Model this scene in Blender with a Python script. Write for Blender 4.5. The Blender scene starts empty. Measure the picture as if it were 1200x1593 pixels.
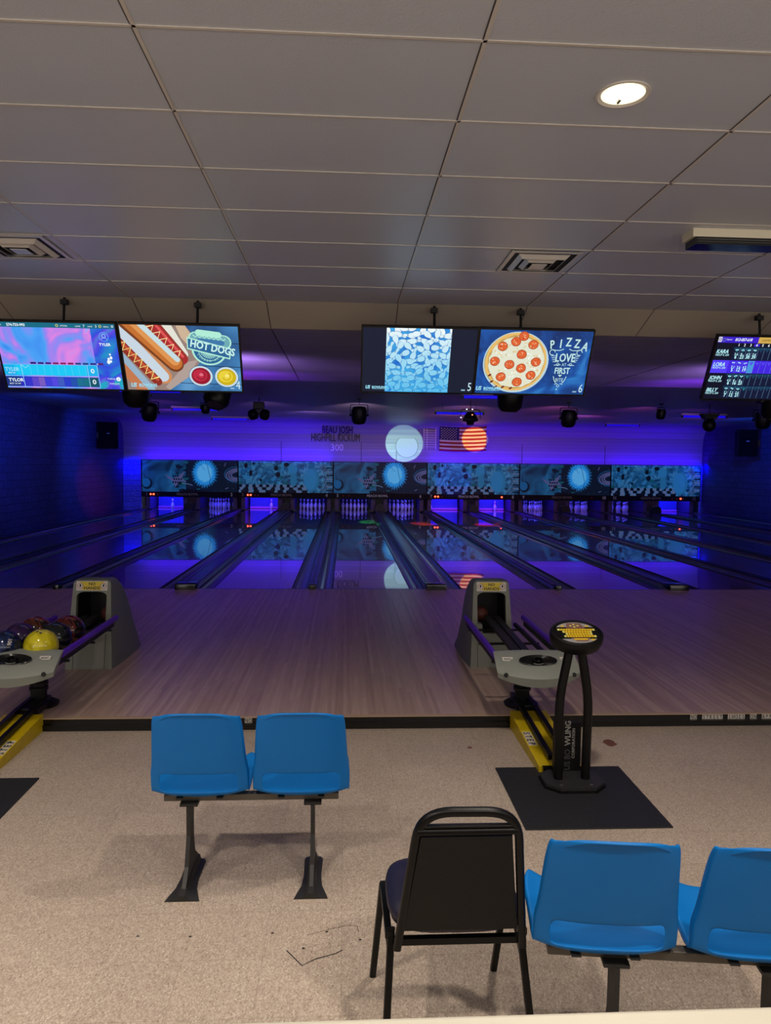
import bpy, bmesh, math, random
from mathutils import Vector, Matrix, Euler
random.seed(7)
SC = bpy.context.scene
COL = SC.collection
PI = math.pi

# ------------------------------------------------------------------ camera
CZ = 1.91
def make_camera():
    p, y, r = .0644, .0555, .0113
    cp, sp, cy, sy = math.cos(p), math.sin(p), math.cos(y), math.sin(y)
    F = Vector((sy*cp, cy*cp, -sp)); Rr = Vector((cy, -sy, 0)); U = Rr.cross(F)
    R2 = Rr*math.cos(r) + U*math.sin(r); U2 = -Rr*math.sin(r) + U*math.cos(r)
    cam = bpy.data.cameras.new('camera'); o = bpy.data.objects.new('camera', cam); COL.objects.link(o)
    m = Matrix(((R2.x, U2.x, -F.x, 0), (R2.y, U2.y, -F.y, 0), (R2.z, U2.z, -F.z, CZ), (0, 0, 0, 1)))
    o.matrix_world = m
    cam.sensor_fit = 'VERTICAL'; cam.sensor_height = 36; cam.sensor_width = 27.1
    cam.lens = 36*1144.48/1593
    cam.clip_start = .05; cam.clip_end = 200
    SC.camera = o
make_camera()
SC.view_settings.view_transform = 'Standard'
SC.view_settings.look = 'None'
SC.view_settings.gamma = 1
SC.view_settings.use_curve_mapping = False
SC.view_settings.exposure = 0.0

# ------------------------------------------------------------------ world: the lit lobby behind the photographer
w = bpy.data.worlds.new('world'); SC.world = w; w.use_nodes = True
w.node_tree.nodes['Background'].inputs[0].default_value = (1.0, .93, .87, 1)
w.node_tree.nodes['Background'].inputs[1].default_value = 2.1

def lin(c):
    o = []
    for v in c[:3]:
        v = v/255.0
        o.append(v/12.92 if v <= .04045 else ((v+.055)/1.055)**2.4)
    return (o[0], o[1], o[2], 1)

def aim(o, frm, to):
    o.location = frm
    o.rotation_euler = (Vector(to)-Vector(frm)).to_track_quat('-Z', 'Y').to_euler()

def area(name, loc, to, sx, sy, power, col, spread=None):
    l = bpy.data.lights.new(name, 'AREA'); l.shape = 'RECTANGLE'; l.size = sx; l.size_y = sy
    l.energy = power; l.color = col
    if spread: l.spread = math.radians(spread)
    o = bpy.data.objects.new(name, l); COL.objects.link(o); aim(o, loc, to); return o

def spot(name, loc, to, deg, power, col, blend=.15, rad=.03):
    l = bpy.data.lights.new(name, 'SPOT'); l.spot_size = math.radians(deg); l.spot_blend = blend
    l.energy = power; l.color = col; l.shadow_soft_size = rad
    o = bpy.data.objects.new(name, l); COL.objects.link(o); aim(o, loc, to); return o

def pointl(name, loc, power, col, rad=.1):
    l = bpy.data.lights.new(name, 'POINT'); l.energy = power; l.color = col; l.shadow_soft_size = rad
    o = bpy.data.objects.new(name, l); COL.objects.link(o); o.location = loc; return o

WARM = (1.0, .89, .76)
# recessed ceiling downlights over the concourse (the one in view and its neighbours behind the camera)
for i, (x, y, e) in enumerate([(1.10, 3.0, 150), (-1.4, .9, 240), (1.6, .3, 260), (-3.6, 1.2, 250), (4.6, .8, 250), (.2, -1.4, 300), (-2.2, 3.0, 95)]):
    s = spot('downlight_lamp', (x, y, 3.36), (x, y, 0), 128, e, WARM, .8, .09)
# blacklight strip along the top of the masking units, washing the siding above
BLUE = (.04, .0, 1.0)
for i in range(6):
    x = -7.718 + (i+.5)*3.627
    area('blacklight_strip_lamp', (x, 28.12, 2.06), (x, 28.42, 2.6), 3.5, .06, [58, 64, 20, 54, 38, 50][i], BLUE)
# colour wash lamps in the stage lights over the lanes, aimed up at the siding
VIO = (.16, .01, 1.0); MAG = (.9, .06, .75); GRV = (.62, .42, .72)
for (x, y, z, tx, tz, e, c) in [(-4.68, 18.3, 3.0, -6.2, 2.8, 170, (.26, .07, .7)), (-2.1, 18.3, 3.0, -2.4, 2.9, 210, (.42, .2, .7)), (.33, 18.3, 3.0, .6, 3.0, 430, GRV), (3.06, 18.3, 2.85, 4.2, 3.0, 360, (.66, .26, .75)),
        (5.5, 18.3, 3.0, 6.6, 3.0, 300, (.66, .14, .6)), (7.83, 18.3, 3.1, 9.0, 3.0, 190, (.5, .08, .6)), (9.07, 18.3, 2.9, 11.8, 3.0, 140, (.26, .05, .7))]:
    spot('wash_lamp', (x, y, z), (tx, 28.4, tz), 62, e, c, 1, .08)
for (x, e, c) in [(-5.2, 26, (.3, .06, 1)), (-1.0, 26, (.5, .26, .9)), (3.4, 34, (.85, .2, .8)), (7.4, 32, (.75, .12, .8)), (11.4, 22, (.3, .05, 1))]:
    spot('added_ceiling_wash', (x, 22.5, 2.9), (x, 23.6, 3.5), 150, e, c, 1, .1)  # added upward fill to brighten the far ceiling, no fixture here
for (x, y, z, tx, ty, tz, e, c, d) in [(-6.3, 17.5, 3.0, -8.4, 20.5, 1.8, 330, (.01, .07, 1), 120), (-6.3, 22.5, 3.0, -8.4, 24.5, 1.6, 330, (.01, .07, 1), 120), (12.0, 22.0, 3.0, 14.1, 24.6, 1.8, 360, (.01, .08, 1), 120),
        (-7.2, 27.4, 2.9, -8.4, 28.2, 1.6, 14, (.01, .0, 1), 120), (13.0, 27.3, 2.9, 14.1, 28.0, 1.6, 14, (.01, .0, 1), 120)]:
    spot('added_wall_blue', (x, y, z), (tx, ty, tz), d, e, c, 1, .1)  # added blue light for the side walls, no tube hangs there
for (x, e) in ((-8.02, 20), (14.0, 20)):
    area('added_column_blue', (x, 28.1, 2.05), (x, 28.46, .9), .3, .06, e, (.0, .0, 1))  # added blue light that brightens the sparkle columns
for (x, y) in ((-3.7, 14.3), (2.85, 14.3), (-4.1, 20.5), (2.94, 19.0), (10.2, 20.5), (-3.85, 25.0), (10.1, 26.5)):
    area('blacklight_tube_lamp', (x, y, 3.20), (x, y, 0), 1.15, .05, 4, BLUE)

# ------------------------------------------------------------------ materials
MATS = {}
def nodes(m):
    m.use_nodes = True
    nt = m.node_tree
    return nt, nt.nodes['Principled BSDF']

def mat(name, rgb, rough=.5, metal=0.0, emit=None, es=1.0, spec=.5, coat=0.0, vary=0.0, vscale=8.0, bump=0.0, bscale=60.0):
    if name in MATS: return MATS[name]
    m = bpy.data.materials.new(name); nt, b = nodes(m)
    c = lin(rgb)
    b.inputs['Base Color'].default_value = c
    b.inputs['Roughness'].default_value = rough
    b.inputs['Metallic'].default_value = metal
    b.inputs['Specular IOR Level'].default_value = spec
    b.inputs['Coat Weight'].default_value = coat
    b.inputs['Coat Roughness'].default_value = .08
    if emit is not None:
        b.inputs['Emission Color'].default_value = lin(emit); b.inputs['Emission Strength'].default_value = es
    tc = None
    if vary > 0 or bump > 0:
        tc = nt.nodes.new('ShaderNodeTexCoord')
    if vary > 0:
        n = nt.nodes.new('ShaderNodeTexNoise'); n.inputs['Scale'].default_value = vscale; n.inputs['Detail'].default_value = 5
        nt.links.new(tc.outputs['Object'], n.inputs['Vector'])
        r = nt.nodes.new('ShaderNodeMapRange'); r.inputs['To Min'].default_value = 1-vary; r.inputs['To Max'].default_value = 1+vary
        nt.links.new(n.outputs['Fac'], r.inputs['Value'])
        mx = nt.nodes.new('ShaderNodeVectorMath'); mx.operation = 'SCALE'; mx.inputs[0].default_value = c[:3]
        nt.links.new(r.outputs['Result'], mx.inputs['Scale'])
        nt.links.new(mx.outputs[0], b.inputs['Base Color'])
    if bump > 0:
        n = nt.nodes.new('ShaderNodeTexNoise'); n.inputs['Scale'].default_value = bscale; n.inputs['Detail'].default_value = 4
        nt.links.new(tc.outputs['Object'], n.inputs['Vector'])
        bp = nt.nodes.new('ShaderNodeBump'); bp.inputs['Strength'].default_value = bump; bp.inputs['Distance'].default_value = .01
        nt.links.new(n.outputs['Fac'], bp.inputs['Height']); nt.links.new(bp.outputs['Normal'], b.inputs['Normal'])
    MATS[name] = m
    return m

def emat(rgb, s=1.0):
    """flat screen colour"""
    k = 'screen_%d_%d_%d_%d' % (rgb[0], rgb[1], rgb[2], int(s*100))
    if k in MATS: return MATS[k]
    m = bpy.data.materials.new(k); nt, b = nodes(m)
    b.inputs['Base Color'].default_value = (.01, .01, .012, 1); b.inputs['Roughness'].default_value = .35
    b.inputs['Specular IOR Level'].default_value = .2
    b.inputs['Emission Color'].default_value = lin(rgb); b.inputs['Emission Strength'].default_value = s
    MATS[k] = m; return m

def swirl_mat(name, stops, scale, dist=2.0, s=1.0, emission=True, rough=.4):
    m = bpy.data.materials.new(name); nt, b = nodes(m)
    tc = nt.nodes.new('ShaderNodeTexCoord'); n = nt.nodes.new('ShaderNodeTexNoise')
    n.inputs['Scale'].default_value = scale; n.inputs['Detail'].default_value = 2; n.inputs['Distortion'].default_value = dist
    nt.links.new(tc.outputs['Object'], n.inputs['Vector'])
    r = nt.nodes.new('ShaderNodeValToRGB'); nt.links.new(n.outputs['Fac'], r.inputs['Fac'])
    els = r.color_ramp.elements
    while len(els) < len(stops): els.new(.5)
    for e, (p, c) in zip(els, stops): e.position = p; e.color = lin(c)
    if emission:
        b.inputs['Base Color'].default_value = (.01, .01, .012, 1)
        nt.links.new(r.outputs['Color'], b.inputs['Emission Color']); b.inputs['Emission Strength'].default_value = s
        b.inputs['Roughness'].default_value = .35
    else:
        nt.links.new(r.outputs['Color'], b.inputs['Base Color']); b.inputs['Roughness'].default_value = rough
    MATS[name] = m; return m

def math_node(nt, op, a, b=None, c=None):
    n = nt.nodes.new('ShaderNodeMath'); n.operation = op
    for i, v in enumerate((a, b, c)):
        if v is None: continue
        if isinstance(v, (int, float)): n.inputs[i].default_value = v
        else: nt.links.new(v, n.inputs[i])
    return n.outputs[0]

def tile_floor_mat():
    m = bpy.data.materials.new('vinyl_tile'); nt, b = nodes(m)
    tc = nt.nodes.new('ShaderNodeTexCoord'); sep = nt.nodes.new('ShaderNodeSeparateXYZ')
    nt.links.new(tc.outputs['Object'], sep.inputs[0])
    # stretched chips in the vinyl, direction turning by tile
    mp = nt.nodes.new('ShaderNodeMapping'); mp.inputs['Scale'].default_value = (90, 62, 1)
    nt.links.new(tc.outputs['Object'], mp.inputs['Vector'])
    v = nt.nodes.new('ShaderNodeTexVoronoi'); v.inputs['Scale'].default_value = 2.4; nt.links.new(mp.outputs[0], v.inputs['Vector'])
    r = nt.nodes.new('ShaderNodeValToRGB'); nt.links.new(v.outputs['Color'], r.inputs['Fac'])
    els = r.color_ramp.elements
    for _ in range(3): els.new(.5)
    for e, (p, c) in zip(els, [(0, (134, 116, 104)), (.22, (158, 142, 128)), (.5, (172, 156, 141)), (.78, (184, 170, 155)), (1, (206, 195, 181))]):
        e.position = p; e.color = lin(c)
    # larger tone drift per tile and dirt
    n = nt.nodes.new('ShaderNodeTexNoise'); n.inputs['Scale'].default_value = 1.3; n.inputs['Detail'].default_value = 6
    nt.links.new(tc.outputs['Object'], n.inputs['Vector'])
    f = math_node(nt, 'MULTIPLY_ADD', n.outputs['Fac'], .35, .82)
    T = .3048
    tx = math_node(nt, 'DIVIDE', sep.outputs[0], T); ty = math_node(nt, 'DIVIDE', sep.outputs[1], T)
    wn = nt.nodes.new('ShaderNodeTexWhiteNoise'); cb = nt.nodes.new('ShaderNodeCombineXYZ')
    nt.links.new(math_node(nt, 'FLOOR', tx), cb.inputs[0]); nt.links.new(math_node(nt, 'FLOOR', ty), cb.inputs[1])
    nt.links.new(cb.outputs[0], wn.inputs['Vector'])
    f2 = math_node(nt, 'MULTIPLY_ADD', wn.outputs['Value'], .06, .97)
    f = math_node(nt, 'MULTIPLY', f, f2)
    # seams
    ex = math_node(nt, 'PINGPONG', tx, .5); ey = math_node(nt, 'PINGPONG', ty, .5)
    e = math_node(nt, 'MINIMUM', ex, ey)
    seam = math_node(nt, 'GREATER_THAN', e, .0045)
    f3 = math_node(nt, 'MULTIPLY_ADD', seam, .22, .78)
    f = math_node(nt, 'MULTIPLY', f, f3)
    sc = nt.nodes.new('ShaderNodeVectorMath'); sc.operation = 'SCALE'
    nt.links.new(r.outputs['Color'], sc.inputs[0]); nt.links.new(f, sc.inputs['Scale'])
    nt.links.new(sc.outputs[0], b.inputs['Base Color'])
    b.inputs['Roughness'].default_value = .42; b.inputs['Specular IOR Level'].default_value = .3
    return m

def plank_mat(name, cols, roww, length, rough, coat=0.0, spec=.5, coatr=.05):
    m = bpy.data.materials.new(name); nt, b = nodes(m)
    tc = nt.nodes.new('ShaderNodeTexCoord'); sep = nt.nodes.new('ShaderNodeSeparateXYZ'); nt.links.new(tc.outputs['Object'], sep.inputs[0])
    row = math_node(nt, 'FLOOR', math_node(nt, 'DIVIDE', sep.outputs[0], roww))
    off = nt.nodes.new('ShaderNodeTexWhiteNoise'); off.noise_dimensions = '1D'; nt.links.new(row, off.inputs['W'])
    seg = math_node(nt, 'FLOOR', math_node(nt, 'ADD', math_node(nt, 'DIVIDE', sep.outputs[1], length), math_node(nt, 'MULTIPLY', off.outputs['Value'], 7)))
    cb = nt.nodes.new('ShaderNodeCombineXYZ'); nt.links.new(row, cb.inputs[0]); nt.links.new(seg, cb.inputs[1])
    wn = nt.nodes.new('ShaderNodeTexWhiteNoise'); nt.links.new(cb.outputs[0], wn.inputs['Vector'])
    mp = nt.nodes.new('ShaderNodeMapping'); mp.inputs['Scale'].default_value = (22, 1.2, 1); nt.links.new(tc.outputs['Object'], mp.inputs['Vector'])
    n = nt.nodes.new('ShaderNodeTexNoise'); n.inputs['Scale'].default_value = 2; n.inputs['Detail'].default_value = 6; nt.links.new(mp.outputs[0], n.inputs['Vector'])
    f = math_node(nt, 'ADD', math_node(nt, 'MULTIPLY', wn.outputs['Value'], .45), math_node(nt, 'MULTIPLY', n.outputs['Fac'], .6))
    r = nt.nodes.new('ShaderNodeValToRGB'); nt.links.new(f, r.inputs['Fac'])
    els = r.color_ramp.elements
    while len(els) < len(cols): els.new(.5)
    for i, (e, c) in enumerate(zip(els, cols)): e.position = .12+.76*i/(len(cols)-1); e.color = lin(c)
    nt.links.new(r.outputs['Color'], b.inputs['Base Color'])
    b.inputs['Roughness'].default_value = rough; b.inputs['Coat Weight'].default_value = coat; b.inputs['Coat Roughness'].default_value = coatr
    b.inputs['Specular IOR Level'].default_value = spec
    return m

def slat_mat(name, rgb, axis, period, rough=.45, groove=.25):
    """metal siding: thin grooves between boards"""
    m = bpy.data.materials.new(name); nt, b = nodes(m)
    tc = nt.nodes.new('ShaderNodeTexCoord'); sep = nt.nodes.new('ShaderNodeSeparateXYZ'); nt.links.new(tc.outputs['Object'], sep.inputs[0])
    t = math_node(nt, 'DIVIDE', sep.outputs[axis], period)
    fr = math_node(nt, 'FRACT', t)
    g = math_node(nt, 'LESS_THAN', fr, .10)
    wn = nt.nodes.new('ShaderNodeTexWhiteNoise'); wn.noise_dimensions = '1D'; nt.links.new(math_node(nt, 'FLOOR', t), wn.inputs['W'])
    k = math_node(nt, 'MULTIPLY_ADD', wn.outputs['Value'], .16, .92)
    k = math_node(nt, 'MULTIPLY', k, math_node(nt, 'MULTIPLY_ADD', g, -groove, 1.0))
    sc = nt.nodes.new('ShaderNodeVectorMath'); sc.operation = 'SCALE'; sc.inputs[0].default_value = lin(rgb)[:3]
    nt.links.new(k, sc.inputs['Scale']); nt.links.new(sc.outputs[0], b.inputs['Base Color'])
    bp = nt.nodes.new('ShaderNodeBump'); bp.inputs['Strength'].default_value = .5; bp.inputs['Distance'].default_value = .006
    nt.links.new(fr, bp.inputs['Height']); nt.links.new(bp.outputs['Normal'], b.inputs['Normal'])
    b.inputs['Roughness'].default_value = rough
    return m

def ceiling_mat():
    m = bpy.data.materials.new('acoustic_tile'); nt, b = nodes(m)
    tc = nt.nodes.new('ShaderNodeTexCoord')
    n = nt.nodes.new('ShaderNodeTexNoise'); n.inputs['Scale'].default_value = 130; n.inputs['Detail'].default_value = 3
    nt.links.new(tc.outputs['Object'], n.inputs['Vector'])
    n2 = nt.nodes.new('ShaderNodeTexNoise'); n2.inputs['Scale'].default_value = 24; n2.inputs['Detail'].default_value = 8; n2.inputs['Roughness'].default_value = .75
    nt.links.new(tc.outputs['Object'], n2.inputs['Vector'])
    r = nt.nodes.new('ShaderNodeValToRGB'); nt.links.new(n2.outputs['Fac'], r.inputs['Fac'])
    r.color_ramp.elements[0].position = .285; r.color_ramp.elements[0].color = lin((120, 110, 102))
    r.color_ramp.elements[1].position = .32; r.color_ramp.elements[1].color = lin((184, 186, 192))
    nt.links.new(r.outputs['Color'], b.inputs['Base Color'])
    bp = nt.nodes.new('ShaderNodeBump'); bp.inputs['Strength'].default_value = .35; bp.inputs['Distance'].default_value = .004
    nt.links.new(n.outputs['Fac'], bp.inputs['Height']); nt.links.new(bp.outputs['Normal'], b.inputs['Normal'])
    b.inputs['Roughness'].default_value = .36; b.inputs['Specular IOR Level'].default_value = .55
    return m

def mural_mat(name, base, speck, mag=None):
    m = bpy.data.materials.new(name); nt, b = nodes(m)
    tc = nt.nodes.new('ShaderNodeTexCoord'); sep = nt.nodes.new('ShaderNodeSeparateXYZ'); nt.links.new(tc.outputs['Object'], sep.inputs[0])
    cb = nt.nodes.new('ShaderNodeCombineXYZ'); nt.links.new(sep.outputs[1], cb.inputs[0]); nt.links.new(sep.outputs[2], cb.inputs[1])
    br = nt.nodes.new('ShaderNodeTexBrick'); br.inputs['Scale'].default_value = 1; br.inputs['Brick Width'].default_value = .4; br.inputs['Row Height'].default_value = .2
    br.inputs['Mortar Size'].default_value = .012
    br.inputs['Color1'].default_value = lin(base); br.inputs['Color2'].default_value = lin(tuple(int(v*.85) for v in base)); br.inputs['Mortar'].default_value = lin(tuple(int(v*.6) for v in base))
    nt.links.new(cb.outputs[0], br.inputs['Vector'])
    n = nt.nodes.new('ShaderNodeTexNoise'); n.inputs['Scale'].default_value = 26; n.inputs['Detail'].default_value = 8; n.inputs['Roughness'].default_value = .8
    nt.links.new(tc.outputs['Object'], n.inputs['Vector'])
    r = nt.nodes.new('ShaderNodeValToRGB'); nt.links.new(n.outputs['Fac'], r.inputs['Fac'])
    r.color_ramp.elements[0].position = .56; r.color_ramp.elements[0].color = (0, 0, 0, 1)
    r.color_ramp.elements[1].position = .68; r.color_ramp.elements[1].color = (1, 1, 1, 1)
    mx = nt.nodes.new('ShaderNodeMix'); mx.data_type = 'RGBA'
    nt.links.new(r.outputs['Color'], mx.inputs['Factor']); nt.links.new(br.outputs['Color'], mx.inputs[6]); mx.inputs[7].default_value = lin(speck)
    nt.links.new(mx.outputs[2], b.inputs['Base Color']); b.inputs['Roughness'].default_value = .6
    return m

M = dict(
    floor=tile_floor_mat(),
    approach=plank_mat('approach_maple', [(150, 122, 108), (170, 143, 128), (184, 156, 141), (202, 176, 160)], .030, 2.6, .36, 0.25, .4, .22),
    lane=plank_mat('lane_maple', [(92, 74, 74), (108, 90, 88), (120, 100, 96), (132, 112, 106)], .028, 1.6, .25, 1.0, .5, .012),
    ceil=ceiling_mat(),
    grid=mat('grid_white', (196, 188, 178), .35),
    seam=mat('joint_and_grid_shadow', (70, 66, 64), .6),
    soffit=mat('soffit_cream', (172, 160, 140), .55, vary=.05),
    slatc=slat_mat('ceiling_siding', (150, 146, 150), 1, .19),
    slatw=slat_mat('wall_siding', (130, 126, 128), 2, .125),
    muralL=mural_mat('mural_left', (60, 62, 96), (120, 110, 170)),
    muralR=mural_mat('mural_right', (58, 62, 96), (84, 84, 130)),
    spark=mural_mat('sparkle_panel', (70, 80, 190), (240, 250, 255)),
    black=mat('black_plastic', (9, 9, 10), .45, spec=.35), blackm=mat('black_metal', (8, 8, 9), .38, .0, spec=.28),
    blackr=mat('black_rubber', (27, 28, 31), .55, vary=.25, vscale=18, bump=.3, bscale=90),
    blackg=mat('black_gloss', (10, 10, 11), .18), gutter=mat('gutter_plastic', (52, 54, 62), .22, spec=.6),
    cap=mat('capping_plastic', (58, 60, 72), .28, spec=.6), white=mat('white_paint', (220, 218, 214), .5),
    blue=mat('blue_fibreglass', (2, 108, 186), .45, vary=.05, vscale=5, spec=.28),
    steel=mat('beam_steel', (96, 92, 86), .4, .6), foot=mat('foot_iron', (34, 33, 33), .55, 0, vary=.3, vscale=30),
    hood=mat('hood_grey', (104, 108, 102), .5, bump=.25, bscale=160, vary=.05), facia=mat('rack_grey', (136, 140, 132), .45, bump=.15, bscale=160),
    purple=mat('purple_rail', (88, 34, 190), .35), yellow=mat('yellow_paint', (196, 168, 12), .42, vary=.22, vscale=9),
    vinyl=mat('black_vinyl', (14, 14, 14), .5, spec=.3, bump=.2, bscale=220), navy=mat('navy_vinyl', (22, 20, 46), .5),
    cream=mat('counter_cream', (176, 172, 158), .45), pinw=mat('pin_white', (228, 226, 236), .3), red=mat('pin_red', (170, 20, 30), .4),
    yell2=mat('sign_yellow', (216, 190, 40), .5), ink=mat('ink', (14, 13, 13), .5), sticker=mat('sticker_white', (206, 200, 192), .5),
    tube=mat('blacklight_tube', (10, 5, 120), .3, emit=(20, 8, 205), es=1.0), housing=mat('housing_grey', (150, 148, 146), .45),
    led=mat('led_red', (200, 40, 20), .3, emit=(255, 70, 40), es=7.0), ledo=mat('led_dim', (70, 14, 12), .4, emit=(120, 18, 10), es=.5),
    dark=mat('pit_dark', (14, 14, 18), .7), curtain=mat('pit_curtain', (60, 58, 72), .8),
    kick=mat('kickback', (70, 50, 96), .5, vary=.2, vscale=3), rake=mat('rake_blue', (54, 60, 150), .45),
    rakep=mat('rake_edge', (210, 96, 190), .4), maskband=mat('mask_band', (7, 7, 9), .6, spec=.2),
    glassl=mat('lens_glass', (30, 30, 40), .1),
)

# ------------------------------------------------------------------ mesh helpers
def finish(name, bm, m, parent=None, smooth=False, loc=None, rot=None):
    bmesh.ops.recalc_face_normals(bm, faces=bm.faces)
    me = bpy.data.meshes.new(name); bm.to_mesh(me); bm.free()
    for x in (m if isinstance(m, (list, tuple)) else [m]): me.materials.append(x)
    if smooth:
        for p in me.polygons: p.use_smooth = True
        if smooth != 'all':
            try: me.set_sharp_from_angle(angle=math.radians(38))
            except Exception: pass
    o = bpy.data.objects.new(name, me); COL.objects.link(o)
    if parent: o.parent = parent
    if loc: o.location = loc
    if rot: o.rotation_euler = rot
    return o

def tag(o, label=None, cat=None, group=None, kind=None):
    if label: o['label'] = label
    if cat: o['category'] = cat
    if group: o['group'] = group
    if kind: o['kind'] = kind
    return o

def thing(name, label, cat, loc=(0, 0, 0), rot=(0, 0, 0), group=None):
    o = bpy.data.objects.new(name, None); COL.objects.link(o); o.empty_display_size = .1
    o.location = loc; o.rotation_euler = rot
    return tag(o, label, cat, group)

def struct(name, bm, m, **k):
    o = finish(name, bm, m, **k); o['kind'] = 'structure'; return o

def box(bm, x0, x1, y0, y1, z0, z1, mi=0, bev=0.0):
    vs = [bm.verts.new(p) for p in ((x0, y0, z0), (x1, y0, z0), (x1, y1, z0), (x0, y1, z0), (x0, y0, z1), (x1, y0, z1), (x1, y1, z1), (x0, y1, z1))]
    fs = [bm.faces.new([vs[i] for i in f]) for f in ((0, 3, 2, 1), (4, 5, 6, 7), (0, 1, 5, 4), (1, 2, 6, 5), (2, 3, 7, 6), (3, 0, 4, 7))]
    for f in fs: f.material_index = mi
    if bev > 0:
        es = set(e for f in fs for e in f.edges)
        r = bmesh.ops.bevel(bm, geom=list(es), offset=bev, segments=2, affect='EDGES', profile=.6)
        for f in r['faces']: f.material_index = mi
    return bm
def B(*a, **k): return box(bmesh.new(), *a, **k)

def prism(bm, pts, z0, z1, mi=0, axis='z'):
    def P(p, h):
        return {'z': (p[0], p[1], h), 'y': (p[0], h, p[1]), 'x': (h, p[0], p[1])}[axis]
    a = [bm.verts.new(P(p, z0)) for p in pts]; b = [bm.verts.new(P(p, z1)) for p in pts]
    n = len(pts)
    fs = [bm.faces.new(a[::-1]), bm.faces.new(b)]
    for i in range(n): fs.append(bm.faces.new((a[i], a[(i+1) % n], b[(i+1) % n], b[i])))
    for f in fs: f.material_index = mi
    return bm

def lathe(bm, prof, n=24, c=(0, 0, 0), mi=0, mifun=None):
    rings = []
    for r, z in prof:
        if r < 1e-5: rings.append([bm.verts.new((c[0], c[1], c[2]+z))])
        else: rings.append([bm.verts.new((c[0]+r*math.cos(2*PI*i/n), c[1]+r*math.sin(2*PI*i/n), c[2]+z)) for i in range(n)])
    for k in range(len(rings)-1):
        a, b = rings[k], rings[k+1]
        mm = mifun(k) if mifun else mi
        for i in range(n):
            j = (i+1) % n
            if len(a) == 1 and len(b) == 1: continue
            if len(a) == 1: f = bm.faces.new((a[0], b[i], b[j]))
            elif len(b) == 1: f = bm.faces.new((a[i], a[j], b[0]))
            else: f = bm.faces.new((a[i], a[j], b[j], b[i]))
            f.material_index = mm
    return bm

def sweep(bm, pts, prof, closed=False, mi=0, up=(0, 0, 1)):
    """prof: 2D outline (u,v); pts: 3D path"""
    pts = [Vector(p) for p in pts]; n = len(pts); rings = []
    prev = None
    for i, p in enumerate(pts):
        if closed: t = (pts[(i+1) % n]-pts[i-1])
        else: t = (pts[min(i+1, n-1)]-pts[max(i-1, 0)])
        t.normalize()
        if prev is None:
            u = Vector(up)
            if abs(u.dot(t)) > .95: u = Vector((1, 0, 0))
            s = t.cross(u).normalized(); v = s.cross(t).normalized()
        else:
            v = (prev - t*prev.dot(t)).normalized(); s = t.cross(v).normalized()
        prev = v
        rings.append([bm.verts.new(p+s*a+v*b) for a, b in prof])
    m = len(prof)
    rng = range(n if closed else n-1)
    for k in rng:
        a, b = rings[k], rings[(k+1) % n]
        for i in range(m):
            f = bm.faces.new((a[i], a[(i+1) % m], b[(i+1) % m], b[i])); f.material_index = mi
    if not closed:
        bm.faces.new(rings[0]).material_index = mi; bm.faces.new(rings[-1][::-1]).material_index = mi
    return bm
def circ(r, n=12): return [(r*math.cos(2*PI*i/n), r*math.sin(2*PI*i/n)) for i in range(n)]
def rect(w, h): return [(-w/2, -h/2), (w/2, -h/2), (w/2, h/2), (-w/2, h/2)]
def rrect(w, h, r, n=3):
    o = []
    for cx, cy, a0 in ((w/2-r, h/2-r, 0), (-w/2+r, h/2-r, 90), (-w/2+r, -h/2+r, 180), (w/2-r, -h/2+r, 270)):
        for i in range(n+1):
            a = math.radians(a0+90*i/n); o.append((cx+r*math.cos(a), cy+r*math.sin(a)))
    return o
def tube(bm, pts, r, n=12, **k): return sweep(bm, pts, circ(r, n), **k)

def fillet(pts, r, n=6):
    pts = [Vector(p) for p in pts]; out = [pts[0]]
    for i in range(1, len(pts)-1):
        a, b, c = pts[i-1], pts[i], pts[i+1]
        d = min(r, (a-b).length*.49, (c-b).length*.49)
        p0 = b+(a-b).normalized()*d; p1 = b+(c-b).normalized()*d
        for k in range(n+1):
            t = k/n; out.append((1-t)**2*p0+2*t*(1-t)*b+t*t*p1)
    out.append(pts[-1]); return out

def loft(bm, rings, cap=True, mi=0):
    vr = [[bm.verts.new(p) for p in r] for r in rings]; m = len(rings[0])
    for a, b in zip(vr, vr[1:]):
        for i in range(m):
            bm.faces.new((a[i], a[(i+1) % m], b[(i+1) % m], b[i])).material_index = mi
    if cap:
        bm.faces.new(vr[0][::-1]).material_index = mi; bm.faces.new(vr[-1]).material_index = mi
    return bm

def sphere(bm, c, r, seg=24, ring=14, mi=0, sx=1, sy=1, sz=1):
    g = bmesh.ops.create_uvsphere(bm, u_segments=seg, v_segments=ring, radius=1)
    for v in g['verts']: v.co = Vector((c[0]+v.co.x*r*sx, c[1]+v.co.y*r*sy, c[2]+v.co.z*r*sz))
    for f in bm.faces:
        if f.verts[0] in g['verts']: pass
    return bm

# ------------------------------------------------------------------ flat artwork (screens, signs, printed panels)
_tcache = {}
def text_polys(s):
    if s in _tcache: return _tcache[s]
    cu = bpy.data.curves.new('t', 'FONT'); cu.body = s; cu.size = 1; cu.resolution_u = 2
    ob = bpy.data.objects.new('t', cu)
    me = bpy.data.meshes.new_from_object(ob)
    vs = [(v.co.x, v.co.y) for v in me.vertices]; fs = [tuple(p.vertices) for p in me.polygons]
    bpy.data.objects.remove(ob); bpy.data.curves.remove(cu); bpy.data.meshes.remove(me)
    _tcache[s] = (vs, fs); return _tcache[s]

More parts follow.
